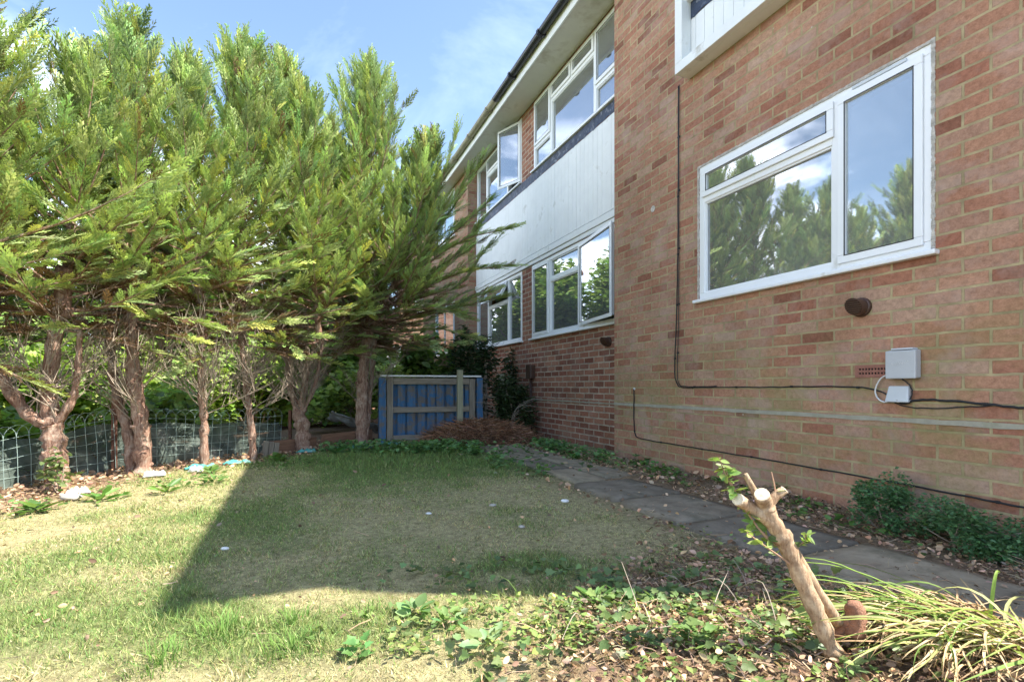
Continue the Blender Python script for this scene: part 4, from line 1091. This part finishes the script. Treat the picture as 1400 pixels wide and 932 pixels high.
def cloth(name, c, lx, ly, rz, hfun, mat, label, cat, n=26, thick=.004):
    vs = []; 
    for j in range(n+1):
        for i in range(n+1):
            x = (i/n-.5)*lx; y = (j/n-.5)*ly
            x += .05*lx*mnoise.noise(Vector((j*.3, i*.1, c[0]))); y += .12*ly*mnoise.noise(Vector((i*.35, c[1], j*.1)))
            vs.append((x, y, hfun(i/n, j/n)))
    mb = MB(); mb.add(vs, [(j*(n+1)+i, j*(n+1)+i+1, (j+1)*(n+1)+i+1, (j+1)*(n+1)+i) for j in range(n) for i in range(n)])
    o = mb.build(name, mat, None, smooth=True); o.location = (c[0], c[1], gz(c[0], c[1])); o.rotation_euler = (0, 0, rz)
    m = o.modifiers.new('s', 'SOLIDIFY'); m.thickness = thick
    return tag(o, label, cat)
def crumple(seed, amp, base=.015):
    return lambda u, v: base + amp*(.5+mnoise.noise(Vector((u*5+seed, v*4, seed)))) * (1-abs(2*u-1)**6)*(1-abs(2*v-1)**6)
cloth('grey_sheet', (-2.15, 7.0), .75, .35, .55, lambda u, v: .22+.22*(1-u)**1.5 + .05*mnoise.noise(Vector((u*6, v*5, 1))) - .12*v*(1), M['tarp'], 'crumpled grey plastic sheet slung between the two right hand trunks', 'plastic sheet')
for i, (x, y, lx, ly, rz, lab) in enumerate([(-1.93, 6.2, .52, .22, .35, 'largest turquoise net scrap on the soil beside the pallet'), (-2.36, 5.75, .2, .14, .2, 'small turquoise net scrap at the foot of the forked cypress'),
      (-2.87, 4.62, .26, .12, .6, 'turquoise net scrap at the foot of the slim straight trunk'), (-2.72, 4.95, .24, .12, .5, 'turquoise net scrap between the two thin trunks'), (-1.55, 6.45, .32, .1, .1, 'narrow turquoise net scrap under the left end of the pallet')]):
    cloth('net_scrap', (x, y), lx, ly, rz, crumple(i*3.1, .035), M['turq'], lab, 'netting', n=16)
    bpy.context.scene.objects[-1]['group'] = 'turquoise net scraps'
for i, (x, y, lx, ly, rz, lab) in enumerate([(-3.0, 4.2, .22, .14, .5, 'crumpled white plastic in front of the two close stems'), (-3.08, 3.55, .2, .1, .9, 'white plastic strip at the foot of the leftmost trunk'), (-2.78, 4.4, .16, .09, .2, 'small white plastic scrap in front of the slim trunk'),
      (-1.5, 6.1, .1, .08, .3, 'white scrap in the green weeds near the pallet')]):
    cloth('plastic_scrap', (x, y), lx*.7, ly*.75, rz, crumple(i*2.3+1, .045), M['white'], lab, 'plastic scrap', n=12)
    bpy.context.scene.objects[-1]['group'] = 'white plastic scraps'

# ------------------------------------------------------------------ pallet barrier and posts
pal = empty('blue_pallet', (-1.08, 7.02, 0), R(20)); tag(pal, 'blue painted pallet standing on edge in a grey timber frame', 'pallet')
rr = random.Random(12)
for i in range(9):
    x = -.60+i*.138; w_ = .055+rr.uniform(-.004, .004)
    mb = MB(); mb.box((x-w_, .052, .02+rr.uniform(0, .02)), (x+w_, .070, .84+rr.uniform(-.012, .012)), Matrix.Rotation(rr.uniform(-.012, .012), 3, 'Y'), (x, 0, 0)); mb.build('slat', M['blue'], pal, bevel=.002)
for i in range(9):
    x = -.53+i*.138
    mb = MB(); mb.box((x-.055, .096, .02), (x+.055, .112, .83+rr.uniform(-.012, .012))); mb.build('slat', M['blue'], pal, bevel=.002)
for x in (-.72, .64):                                                # blue side bearers seen at both ends
    for d in (-.05, .09):
        mb = MB(); mb.box((x-.045, d, .0), (x+.045, d+.022, .88)); mb.build('bearer', M['blue'], pal, bevel=.003)
    for z in (.06, .42, .80):
        mb = MB(); mb.box((x-.04, -.027, z-.04), (x+.04, .089, z+.04)); mb.build('block', M['blue'], pal, bevel=.003)
for (a, b) in (((-.66, -.0, .0), (-.575, .03, .89)), ((.50, .0, .0), (.585, .03, .87))):
    mb = MB(); mb.box(a, b); mb.build('stile', M['wood'], pal, bevel=.004)
for (z0, z1) in ((.79, .875), (.40, .475), (.02, .09)):
    mb = MB(); mb.box((-.573, .002, z0), (.498, .028, z1)); mb.build('rail', M['woodx'], pal, bevel=.004)
mb = MB(); mb.box((-.74, -.03, .893), (.67, .11, .915)); tag(mb.build('top_board', M['paint'], pal, bevel=.004), 'pale board laid on top')
def post(x, y, h, w, label, lean=0):
    mb = MB(); mb.box((-w/2, -w/2, -.1), (w/2, w/2, h)); o = mb.build('timber_post', M['woodg'], None, bevel=.005)
    o.location = (x, y, gz(x, y)); o.rotation_euler = (lean, 0, .3); return tag(o, label, 'post')
post(-.70, 6.72, .98, .075, 'upright timber post in front of the right end of the pallet'); 
pw = WV*7.45+NV*2.98; post(pw.x, pw.y, .95, .085, 'weathered timber post standing against the brick wall', .01)

# brown heap of cut twigs
def heap(cx_, cy_, rx, ry, h, n, seed):
    rng = np.random.default_rng(seed); rr = random.Random(seed); t = empty('twig_heap', (cx_, cy_, gz(cx_, cy_)), R(10))
    tag(t, 'brown heap of dead cypress clippings in front of the pallet and post', 'heap')
    k = 30; vs = []
    for j in range(k+1):
        for i in range(k+1):
            x = (i/k*2-1); y = (j/k*2-1); q = max(0, 1-x*x-y*y)
            vs.append((x*rx, y*ry, h*.85*q**.8*(1+.25*sn(x, y, 3, seed))-.02))
    mb = MB(); mb.add(vs, [(j*(k+1)+i, j*(k+1)+i+1, (j+1)*(k+1)+i+1, (j+1)*(k+1)+i) for j in range(k) for i in range(k)]); 
    m0 = plain('heap_core', (.10, .055, .035), .95, .4, 20, bump=1); mb.build('core', m0, t, smooth=True)
    T = np.array([(0, -.5, 0), (0, .5, 0), (1, .4, .06), (1, -.4, .06), (.5, .5, .10), (.5, -.5, .10)], float); Ft = np.array([(0, 1, 4), (0, 4, 5), (5, 4, 2), (5, 2, 3)])
    th = rng.uniform(0, 6.28, n); r_ = np.sqrt(rng.random(n)); x = r_*np.cos(th); y = r_*np.sin(th)
    z = h*.9*np.maximum(0, 1-r_*r_)**.8+rng.uniform(-.01, .035, n)
    P = np.stack([x*rx, y*ry, z], 1); a = rng.uniform(0, 6.28, n); D = np.stack([np.cos(a), np.sin(a), rng.uniform(-.5, .5, n)], 1)
    S = np.stack([rng.uniform(.05, .2, n), rng.uniform(.003, .008, n), rng.uniform(.05, .2, n)], 1)
    C = shadecol(n, (.25, .13, .075), .35, rng); w = rng.random(n) < .25; C[w] = C[w]*(1.5, 1.7, 1.9)
    v, f, c = scatter((T, Ft), frames(D, rng.uniform(0, 6.28, n)), P, S, C); arr_obj('twigs', v, f, M['litter'], t, c)
heap(-.42, 6.75, .78, .5, .3, 9000, 4)

# dark evergreen shrub between the pallet and the flats
bush((-.42, 8.0), .62, .6, 1.75, 5200, 'long', .10, (.038, .07, .028), 71, 'dark evergreen shrub growing between the pallet and the flats', var=.35, name='evergreen_shrub', cat='shrub', stems=24)
bush((.0, 7.55), .34, .4, .95, 2200, 'long', .09, (.05, .08, .03), 72, 'small dark shrub beside the timber post at the brick wall', var=.35, name='evergreen_shrub', cat='shrub', stems=20)
rr = random.Random(44); bs = MB(); bo = empty('bare_branches', (-.1, 7.35, 0)); tag(bo, 'bare arching branches poking out beside the pallet', 'branches')
for k in range(16):
    a = rr.uniform(2.6, 4.9) if k % 2 else rr.uniform(-.6, .6); l = rr.uniform(.3, .7)
    bs.tube(curve_pts([(rr.uniform(-.1, .1), 0, 0), (math.cos(a)*l*.3, math.sin(a)*l*.3, l*.7), (math.cos(a)*l*.8, math.sin(a)*l*.6, l*rr.uniform(.7, 1.1))], 4), [.007-.0006*i for i in range(9)], 4, cap=False)
bs.build('branch', M['barkd'], bo)

# ------------------------------------------------------------------ grass
def lawn_ok(x, y):
    n, s = nw(x, y)
    if n > 3.1 or (1.90 < n < 2.5 and s < 3.0) or (1.98 < n < 2.62 and s < 6.2): return 0
    g, lit, l2 = patch(x, y)
    k = 1.0
    if n > 1.75: k = .14
    k *= 1-.75*lit; k *= 1-.85*l2
    return k
def grass(dens, y0, y1, hs, w, seed):
    rng = np.random.default_rng(seed)
    xm = 1.15*y1+.15; area = (y1-y0)*2*xm; n = int(dens*area)
    X = rng.uniform(-xm, min(xm, 3.2), n); Y = rng.uniform(y0, y1, n)
    P = []; D = []; S = []; C = []; W = []
    for x, y in zip(X, Y):
        if abs(x) > 1.06*y+.12: continue
        k = lawn_ok(x, y)
        if random.random() > k: continue
        g, lit, l2 = patch(x, y); gg = g + random.gauss(0, .28)
        clump = .5+1.0*max(0, sn(x, y, 9, 21))+.5*max(0, sn(x, y, 3, 25))
        h = hs*clump*random.uniform(.5, 1.25)*(1+.6*max(0, min(1, g)))
        if gg > .42: c = (random.uniform(.2, .3), random.uniform(.29, .39), .11)
        elif gg > .3: c = (.38, .39, .17)
        else: c = (random.uniform(.48, .66), random.uniform(.44, .57), random.uniform(.24, .32)); h *= .7
        flat = .35 if gg < .12 else .0
        a = random.uniform(0, 6.28); e = random.uniform(.45, 1.35)-flat
        P.append((x, y, gz(x, y)-.004)); D.append((math.cos(a)*math.cos(e), math.sin(a)*math.cos(e), math.sin(e))); S.append(h); C.append(c); W.append(w*random.uniform(.7, 1.3))
    T = (np.array([(0, -.5, 0), (0, .5, 0), (.5, .4, .03), (.5, -.4, .03), (1, 0, -.14)], float), np.array([(0, 1, 2), (0, 2, 3), (3, 2, 4)]))
    S = np.array(S); W = np.array(W); C = np.array(C)*rng.uniform(.45, 1.3, (len(P), 1))
    return scatter(T, frames(np.array(D), rng.uniform(0, 6.28, len(P))), np.array(P), np.stack([S, W, S], 1), C)
gp = [grass(20000, 1.1, 1.9, 0.034, .0024, 1), grass(13500, 1.9, 3.0, .034, .0032, 2), grass(7500, 3.0, 4.6, .036, .0045, 3), grass(3000, 4.6, 7.4, .045, .007, 4)]
V, F, C = merge(gp); go = arr_obj('lawn_grass', V, F, M['grassb'], None, C); tag(go, kind='stuff', cat='grass', label='short patchy lawn grass, part green and part dried to straw')

# leaf litter: curled dry leaves, twigs, clippings
def litter(dens, y0, y1, seed, size):
    rng = np.random.default_rng(seed); xm = 1.1*y1; n = int(dens*(y1-y0)*2*xm)
    Pl = []; Dl = []; Sl = []; Pt = []; Dt = []; St = []
    for x, y in zip(rng.uniform(-xm, min(xm, 2.9), n), rng.uniform(y0, y1, n)):
        nn, s = nw(x, y); g, lit, l2 = patch(x, y)
        k = max(lit, l2*.8, .010)
        if nn > 2.5: k = .8
        elif nn > 1.88 and s < 6.2: k = .05
        if nn > 3.12 or random.random() > k: continue
        a = random.uniform(0, 6.28); z = gz(x, y) + (.026 if 1.88 < nn < 2.5 else random.uniform(.0, .03))
        if random.random() < .68: Pl.append((x, y, z)); Dl.append((math.cos(a), math.sin(a), random.uniform(-.5, .6))); Sl.append(size*random.uniform(.5, 1.5))
        else: Pt.append((x, y, z)); Dt.append((math.cos(a), math.sin(a), random.uniform(-.25, .4))); St.append((random.uniform(.02, .10), random.uniform(.0012, .003), .07))
    parts = leaf_cloud('oval', Pl, Dl, Sl, (.38, .25, .16), .6, rng, 1.6)
    T = np.array([(0, -.5, 0), (0, .5, 0), (1, .4, .06), (1, -.4, .06), (.5, .5, .15), (.5, -.5, .15)], float); Ft = np.array([(0, 1, 4), (0, 4, 5), (5, 4, 2), (5, 2, 3)])
    Ct = shadecol(len(Pt), (.36, .26, .175), .5, rng)
    parts.append(scatter((T, Ft), frames(np.array(Dt), rng.uniform(0, 6.28, len(Pt))), np.array(Pt), np.array(St), Ct))
    return parts
V, F, C = merge(litter(6500, 1.1, 2.1, 5, .018)+litter(2200, 2.1, 3.6, 6, .024)+litter(420, 3.6, 7, 7, .04))
lo = arr_obj('leaf_litter', V, F, M['litter'], None, C); tag(lo, kind='stuff', cat='leaf litter', label='dry brown leaves and twigs scattered over the soil')

# ivy and low weeds as ground cover
def cover(areas, seed, kind, size, col, lift=.05):
    rng = np.random.default_rng(seed); P = []; D = []; S = []
    for (cx_, cy_, rx, ry, n) in areas:
        for _ in range(n):
            a = random.uniform(0, 6.28); r_ = math.sqrt(random.random()); x = cx_+rx*r_*math.cos(a); y = cy_+ry*r_*math.sin(a)
            nn, s = nw(x, y)
            if nn > 3.1 or (1.93 < nn < 2.45 and s < 3 and random.random() < .93) or (2.0 < nn < 2.6 and s < 6 and random.random() < .9): continue
            if sn(x, y, 6, seed) < -.12: continue
            a = random.uniform(0, 6.28); P.append((x, y, gz(x, y)+random.uniform(.005, lift))); D.append((math.cos(a), math.sin(a), random.uniform(-.35, .55))); S.append(size*random.uniform(.5, 1.25))
    return leaf_cloud(kind, P, D, S, col, .35, rng, .5)
V, F, C = merge(cover([(.25, 1.95, .75, .17, 380), (.6, 1.45, .5, .28, 430), (.95, 1.85, .4, .35, 300), (0.0, 1.45, .4, .2, 90), (.42, 1.72, .16, .10, 130), (.35, 1.25, .5, .12, 80)], 3, 'ivy', .031, (.15, .22, .08)) +
                cover([(-.1, 1.5, .5, .2, 700), (.6, 1.4, .65, .3, 1700), (1.0, 2.3, .4, .5, 300)], 4, 'small', .026, (.22, .3, .09), .04))
io = arr_obj('ivy', V, F, M['bleaf'], None, C); tag(io, kind='stuff', cat='ground cover', label='ivy and small creeping leaves over the foreground mound')
V, F, C = merge(cover([(-.3, 5.9, 1.0, .5, 3000), (.35, 5.0, .6, .8, 1100), (-1.5, 5.9, .8, .35, 1100), (.95, 4.3, .3, 1.0, 160)], 8, 'ivy', .05, (.15, .27, .09), .11) +
                cover([(-2.7, 3.9, .35, .5, 120), (-3.0, 3.3, .4, .4, 130), (-2.0, 4.9, .5, .4, 120), (1.75, 3.2, .16, 1.4, 500), (1.3, 4.6, .14, 1.0, 420), (2.2, 2.2, .15, .5, 120)], 9, 'oval', .045, (.13, .24, .06), .04))
wo_ = arr_obj('low_weeds', V, F, M['bleaf'], None, C); tag(wo_, kind='stuff', cat='ground cover', label='low leafy weeds spreading over the far lawn edge and beside the path')

# leafy rosettes (individual weeds)
def rosette(x, y, n, size, kind, col, seed, label, up=.35, group='broad leaved weeds', name='weed_plant'):
    rng = np.random.default_rng(seed); P = []; D = []; S = []
    for i in range(n):
        a = i*2.4+rng.uniform(-.3, .3); e = up+rng.uniform(-.25, .45); r_ = rng.uniform(.005, .03)
        P.append((math.cos(a)*r_, math.sin(a)*r_, .008+.012*i/n*3)); D.append((math.cos(a), math.sin(a), e)); S.append(size*rng.uniform(.6, 1.2))
    V, F, C = merge(leaf_cloud(kind, P, D, S, col, .2, rng, .25))
    o = arr_obj(name, V, F, M['bleaf'], None, C); o.location = (x, y, gz(x, y)); return tag(o, label, 'weed', group)
ros = [(-.30, 1.58, 9, .10, 'oval', (.15, .24, .09), 'pale broad leaved weed in the sunlit foreground, left of centre'),
       (-.19, 1.50, 7, .075, 'oval', (.13, .22, .07), 'smaller weed just right of the pale broad leaved one'),
       (-.07, 1.34, 6, .10, 'oval', (.2, .27, .12), 'weed with two large pale leaves at the bottom edge near the centre'),
       (-.42, 1.36, 8, .06, 'ivy', (.1, .2, .06), 'ivy leaved weed at the bottom edge left of centre'),
       (.27, 1.62, 14, .10, 'long', (.1, .18, .05), 'upright long leaved weed on the shadow edge, right of centre'),
       (.36, 1.66, 10, .08, 'ivy', (.09, .16, .05), 'bushy ivy clump on the shadow edge beside the long leaved weed'),
       (.50, 1.36, 8, .07, 'ivy', (.12, .2, .06), 'ivy tuft in the litter left of the cut stump'),
       (-2.75, 3.35, 9, .13, 'long', (.1, .19, .05), 'spreading dock plant on the left lawn'),
       (-2.45, 3.55, 8, .12, 'long', (.11, .2, .05), 'dock plant right of the spreading one on the left lawn'),
       (-2.35, 3.95, 8, .12, 'long', (.09, .17, .05), 'dock plant nearer the two close stems'),
       (-2.62, 4.35, 7, .1, 'oval', (.12, .2, .06), 'small dock beside the bare soil under the slim trunk'),
       (-2.9, 3.05, 9, .11, 'oval', (.11, .19, .06), 'dock plant low on the left lawn edge'),
       (-2.35, 5.05, 9, .12, 'oval', (.13, .22, .06), 'light green weed at the foot of the thin pale trunk'),
       (-1.95, 5.55, 9, .12, 'oval', (.06, .13, .04), 'shaded weed right of the thin pale trunk'),
       (1.92, 3.55, 12, .07, 'small', (.09, .19, .035), 'bright weed by the wall beyond the stump'),
       (2.17, 2.58, 14, .07, 'small', (.09, .2, .035), 'bright weed by the wall just behind the stump'),
       (1.62, 3.9, 14, .08, 'long', (.08, .18, .035), 'grassy weed at the foot of the projecting wall'),
       (.62, 5.1, 14, .09, 'long', (.08, .18, .035), 'grass tuft growing in the middle of the path'),
       (.35, 6.6, 14, .1, 'oval', (.07, .16, .035), 'weed near the base of the brown pipe')]
for i, r_ in enumerate(ros): rosette(r_[0], r_[1], r_[2]+5, r_[3]*(.56 if r_[1] < 2 else .9), r_[4], tuple(v*1.35 for v in r_[5]), 100+i, r_[6])
# grass tufts
def tuft(x, y, n, h, w, col, seed, label, spread=.05, name='grass_tuft', cat='grass tuft', group='green grass tufts', droop=.25):
    rng = np.random.default_rng(seed); mb = MB()
    for i in range(n):
        a = rng.uniform(0, 6.28); r_ = rng.uniform(0, spread); b = Vector((math.cos(a)*r_, math.sin(a)*r_, -.005)) if n > 10 else Vector((.0004*i, 0, -.005)); a2 = a+rng.uniform(-1, 1); hh = h*rng.uniform(.5, 1.2)
        d = Vector((math.cos(a2), math.sin(a2), 0)); sd = Vector((-d.y, d.x, 0)); out = rng.uniform(.1, .9)*hh
        pts = [b+d*out*t*t+Vector((0, 0, hh*(t-droop*out/hh*t*t*t))) for t in (0, .3, .6, .85, 1)]
        mb.cc = tuple(np.array(col)*rng.uniform(.7, 1.3)); vs = []
        for q, t in zip(pts, (1, .9, .75, .4, .02)): vs += [q-sd*w*t*.5, q+sd*w*t*.5]
        mb.add(vs, [(2*k, 2*k+1, 2*k+3, 2*k+2) for k in range(4)])
    o = mb.build(name, M['grassb'], None); o.location = (x, y, gz(x, y)); return tag(o, label, cat, group)
for i, (x, y, n, h, lab) in enumerate([(-.88, 1.52, 120, .10, 'lush green grass tuft in the sunlit foreground, leftmost'), (-.70, 1.60, 100, .09, 'green grass tuft in the sunlit foreground below the shadow tip'), (-.62, 1.42, 110, .09, 'green grass tuft at the bottom edge left of centre'),
        (-.47, 1.62, 70, .08, 'green grass tuft third from left along the sunlit shadow edge'), (-.95, 1.36, 110, .1, 'green grass tuft in the bottom left corner area'), (.02, 1.72, 4, .17, 'few tall thin grass blades standing on the shadow edge'), (-1.5, 1.62, 60, .06, 'sparse grass tuft far left in the foreground')]):
    tuft(x, y, n, h*.62, .0032, (.15, .26, .06), 200+i, lab, droop=.5, spread=.09 if n > 20 else .001)

# strap leaved clump flopping over the path edge
def strap(x, y, seed):
    rng = np.random.default_rng(seed); t = empty('strap_leaf_clump', (x, y, gz(x, y)-.02)); tag(t, 'flattened clump of yellow green strap leaves beside the stump and path', 'plant')
    for nm, n, mat, cols in (('leaves', 95, 'grassb', [(.27, .34, .08), (.17, .27, .06), (.4, .4, .16)]), ('dry_leaves', 420, 'litter', [(.5, .36, .2), (.42, .28, .16), (.56, .45, .28)])):
        mb = MB()
        for i in range(n):
            a = rng.normal(3.1, .5) if rng.random() < .86 else rng.uniform(-3.1, 3.1)
            b = Vector((rng.uniform(-.16, .2), rng.uniform(-.2, .1), rng.uniform(0, .05))); ln = rng.uniform(.22, .46) if nm == 'leaves' else rng.uniform(.15, .34)
            h = rng.uniform(.03, .10) if nm == 'leaves' else rng.uniform(.01, .06)
            d = Vector((math.cos(a), math.sin(a), 0)); cu = rng.uniform(-.5, .5); pts = []
            for k in range(9):
                u = k/8; dd = Vector((math.cos(a+cu*u), math.sin(a+cu*u), 0))
                z = 4*h*u*(1-u*.88)-.0*u; p = b+dd*ln*u; p.z += max(-.0, z); pts.append(p)
            w = rng.uniform(.007, .012) if nm == 'leaves' else rng.uniform(.005, .009); sd = Vector((-d.y, d.x, rng.uniform(-.4, .4))).normalized()
            mb.cc = tuple(np.array(cols[rng.integers(0, 3)])*rng.uniform(.75, 1.2)); vs = []
            for k, q in enumerate(pts):
                tw = w*(.5+.9*math.sin(math.pi*min(1, .25+k/9))*.6)*(1 if k < 7 else (.6 if k == 7 else .08)); 
                vs += [q-sd*tw*.5+Vector((0, 0, .002)), q, q+sd*tw*.5+Vector((0, 0, .002))]
            mb.add(vs, [(3*k+j, 3*k+j+1, 3*k+j+4, 3*k+j+3) for k in range(8) for j in range(2)])
        mb.build(nm, M[mat], t, smooth=True)
    mb = MB()
    for (a, ln, h, dx) in ((2.95, .50, .13, 0.0), (2.75, .48, .16, .02), (.6, .12, .17, .10), (2.6, .40, .17, -.06)):
        mb.cc = (.24, .36, .07); d = Vector((math.cos(a), math.sin(a), 0)); sd = Vector((-d.y, d.x, 0)); vs = []
        for k in range(9):
            u = k/8; q = Vector((dx+.02, 0, .03))+d*ln*u+Vector((0, 0, h*math.sin(min(1.0, u*.9)*2.2)))
            w = .009*(1-u**3)+.001; vs += [q-sd*w*.5+Vector((0, 0, .002)), q, q+sd*w*.5+Vector((0, 0, .002))]
        mb.add(vs, [(3*k+j, 3*k+j+1, 3*k+j+4, 3*k+j+3) for k in range(8) for j in range(2)])
    mb.cc = (.2, .3, .06); mb.build('long_leaves', M['grassb'], t, smooth=True)
strap(1.20, 1.37, 5); bpy.data.objects['strap_leaf_clump'].scale = (.88, .88, .8)

# fine leaved rue-like shrub at the wall foot
for i, (s_, n_, rx, h, cnt, lab) in enumerate([(1.62, 2.84, .16, .29, 2600, 'bluish green fine leaved shrub at the wall foot, left of the pair'), (1.32, 2.86, .22, .22, 3000, 'lower bluish green shrub at the wall foot by the right edge')]):
    p = NV*n_+WV*s_; bush((p.x, p.y), rx*1.25, rx, h, cnt, 'small', .022, (.11, .22, .09), 80+i, lab, name='low_shrub', cat='shrub', group='low shrubs at the wall foot', var=.25, stems=22)
p = NV*2.86+WV*1.05; bush((p.x, p.y), .22, .2, .17, 1800, 'small', .022, (.11, .22, .09), 83, 'low bluish green shrub cut off by the right edge', name='low_shrub', cat='shrub', group='low shrubs at the wall foot', var=.25)
# young plant by the leftmost trunk
bush((-3.28, 3.62), .10, .10, .34, 130, 'oval', .05, (.15, .2, .07), 85, 'small pale leaved seedling in front of the leftmost trunk', name='seedling', cat='plant', stems=5)

# ------------------------------------------------------------------ cut stump
def stump():
    bx, by = .817, 1.28; z0 = gz(bx, by)
    t = empty('cut_stump', (bx, by, z0)); tag(t, 'leaning pruned shrub stump with pale cut ends and a leafy shoot', 'stump')
    def P(px, py, dy=0):                                            # offsets measured in the stump's own plane, metres
        Z = by+dy; return ((px-700)/685*Z-bx, dy, .77+(527-py)/685*Z-z0)
    mb = MB()
    main = curve_pts([P(1137, 890), P(1122, 850), P(1098, 795), P(1075, 745), P(1062, 722), P(1047, 695)], 5); n = len(main)
    mb.tube(main, [.0215-.002*i/(n-1)+.0022*math.sin(i*1.9) + (.004 if abs(i-17) < 2 else 0) + (.006 if i == 0 else 0) for i in range(n)], 14, jit=.10)
    mb.tube(curve_pts([P(1145, 850, .03), P(1118, 810, .02), P(1098, 775, .01), P(1082, 748)], 5), [.0165-.0002*i for i in range(16)], 12, jit=.06)
    mb.tube(curve_pts([P(1062, 722), P(1045, 706), P(1026, 694), P(1010, 683, -.012)], 4), [.018, .017, .0175, .017, .017, .0170, .017, .0165, .016, .0155, .0155, .0155, .0155], 12, jit=.05)
    mb.tube(curve_pts([P(1050, 700), P(1045, 688), P(1042, 676, -.03)], 4), [.022, .023, .0225, .0225, .0215, .0205, .0195, .019, .0182], 14, jit=.04)
    mb.tube(curve_pts([P(1042, 690), P(1030, 668), P(1019, 648)], 4), [.010, .0095, .009, .009, .0085, .008, .0075, .007, .0065], 9)
    mb.tube(curve_pts([P(1052, 688), P(1062, 677), P(1072, 670)], 4), [.014, .013, .0125, .012, .012, .0118, .0115, .011, .011], 9)
    mb.build('trunk', M['stumpbark'], t, smooth=True)
    for a, b, r_ in ((P(1042, 676, -.03), P(1041.6, 675, -.0325), .0178), (P(1010, 683, -.012), P(1008.6, 682, -.0145), .0158), (P(1072, 670), P(1073.2, 669), .0112)):
        mb = MB(); mb.tube([a, b], [r_, r_*.96], 14); mb.build('cut_face', M['cutwood'], t)
    mb = MB(); mb.tube(curve_pts([P(1166, 868, .02), P(1170, 845, .02), P(1168, 822, .02)], 4), [.026, .025, .023, .023, .022, .022, .021, .020, .012], 12, jit=.2)
    mb.tube(curve_pts([P(1137, 880, .03), P(1150, 860, .03), P(1160, 845, .02)], 3), .012, 10, jit=.1); mb.build('stub', M['redbark'], t, smooth=True)
    sh = MB(); leafP = []; leafD = []; leafS = []; rr = random.Random(3)
    for pts in ([P(1078, 755), P(1040, 725), P(1010, 680), P(993, 650), P(983, 625)], [P(1078, 755), P(1048, 735), P(1022, 700), P(1000, 660), P(992, 640)], [P(1055, 690), P(1060, 672), P(1055, 645)], [P(1080, 770, -.01), P(1040, 742, -.03), P(1018, 725, -.03)], [P(1085, 752), P(1098, 742), P(1103, 730)]):
        pp = curve_pts(pts, 4); sh.tube(pp, [.0028*(1-.6*i/len(pp)) for i in range(len(pp))], 5)
        if len(pts) == 3 and pts[0] == P(1055, 690):
            leafP.append(tuple(pp[4])); leafD.append((.7, -.3, .2)); leafS.append(.028); continue
        for k, q in enumerate(pp[2:]):
            for _ in range(3 if k % 2 else 2):
                a = rr.uniform(0, 6.28); leafP.append(tuple(q)); leafD.append((math.cos(a), math.sin(a)*.6, rr.uniform(-.6, .5))); leafS.append(rr.uniform(.014, .036))
    sh.build('shoot', M['shootm'], t)
    V, F, C = merge(leaf_cloud('oval', leafP, leafD, leafS, (.25, .34, .10), .25, np.random.default_rng(2), .6)); arr_obj('leaves', V, F, M['bleaf'], t, C)
M['stumpbark'] = bark_mat('stump_bark', (.2, .13, .08), (.42, .28, .17), (.58, .45, .3), 2.5)
M['cutwood'] = plain('cut_wood', (.78, .67, .5), .85, .2, 90, bump=.6, dirt=(.46, .33, .2), dirt_scale=60, dirt_lo=.56)
M['redbark'] = plain('red_bark', (.36, .18, .11), .9, .3, 30, bump=1)
M['shootm'] = plain('shoot_stem', (.36, .22, .14), .6, .1, 20)
stump()
# bare stalks and scattered stones
tw = MB(); rr = random.Random(9)
for k in range(16):
    x = rr.uniform(.1, 1.15); y = rr.uniform(1.3, 1.8); z = gz(x, y); a = rr.uniform(0, 6.28); l = rr.uniform(.08, .2)
    tw.tube(curve_pts([(x, y, z), (x+math.cos(a)*l*.4, y+math.sin(a)*l*.4, z+l*rr.uniform(.3, .6)), (x+math.cos(a)*l, y+math.sin(a)*l, z+l*rr.uniform(.2, .9))], 4), [.002-.00015*i for i in range(9)], 4)
tag(tw.build('bare_stalks', M['barkd'], None), 'thin bare stalks sticking out of the foreground litter', 'stalks', kind='stuff')
sto = []
for k, (x, y, r_, lab) in enumerate([(-1.35, 2.35, .016, 'white pebble on the dry grass left of the shadow edge'), (-.12, 3.2, .02, 'pale pebble in the middle of the shaded lawn'), (.05, 2.7, .016, 'small pebble nearer than the pale one on the shaded lawn'), (-.5, 3.0, .014, 'small flat pebble left of centre on the shaded lawn'),
        (-2.95, 3.35, .05, 'pale stone on the bare soil near the leftmost trunk'), (-2.7, 2.5, .03, 'pale stone at the left edge of the lawn'), (.35, 3.3, .022, 'pebble by the inner edge of the path'), (-.15, 4.4, .018, 'pebble on the green part of the lawn')]):
    bm = bmesh.new(); bmesh.ops.create_icosphere(bm, subdivisions=2, radius=r_)
    for v in bm.verts: v.co *= 1+.25*mnoise.noise(v.co*40+Vector((k, 0, 0))); v.co.z *= .5; v.co.x *= 1.3
    me = bpy.data.meshes.new('stone'); bm.to_mesh(me); bm.free(); me.materials.append(M['stone'] if k % 3 else M['white']); me.polygons.foreach_set('use_smooth', [True]*len(me.polygons))
    o = bpy.data.objects.new('stone', me); COL.objects.link(o); o.location = (x, y, gz(x, y)+r_*.5); tag(o, lab, 'stone', 'loose stones on the lawn')
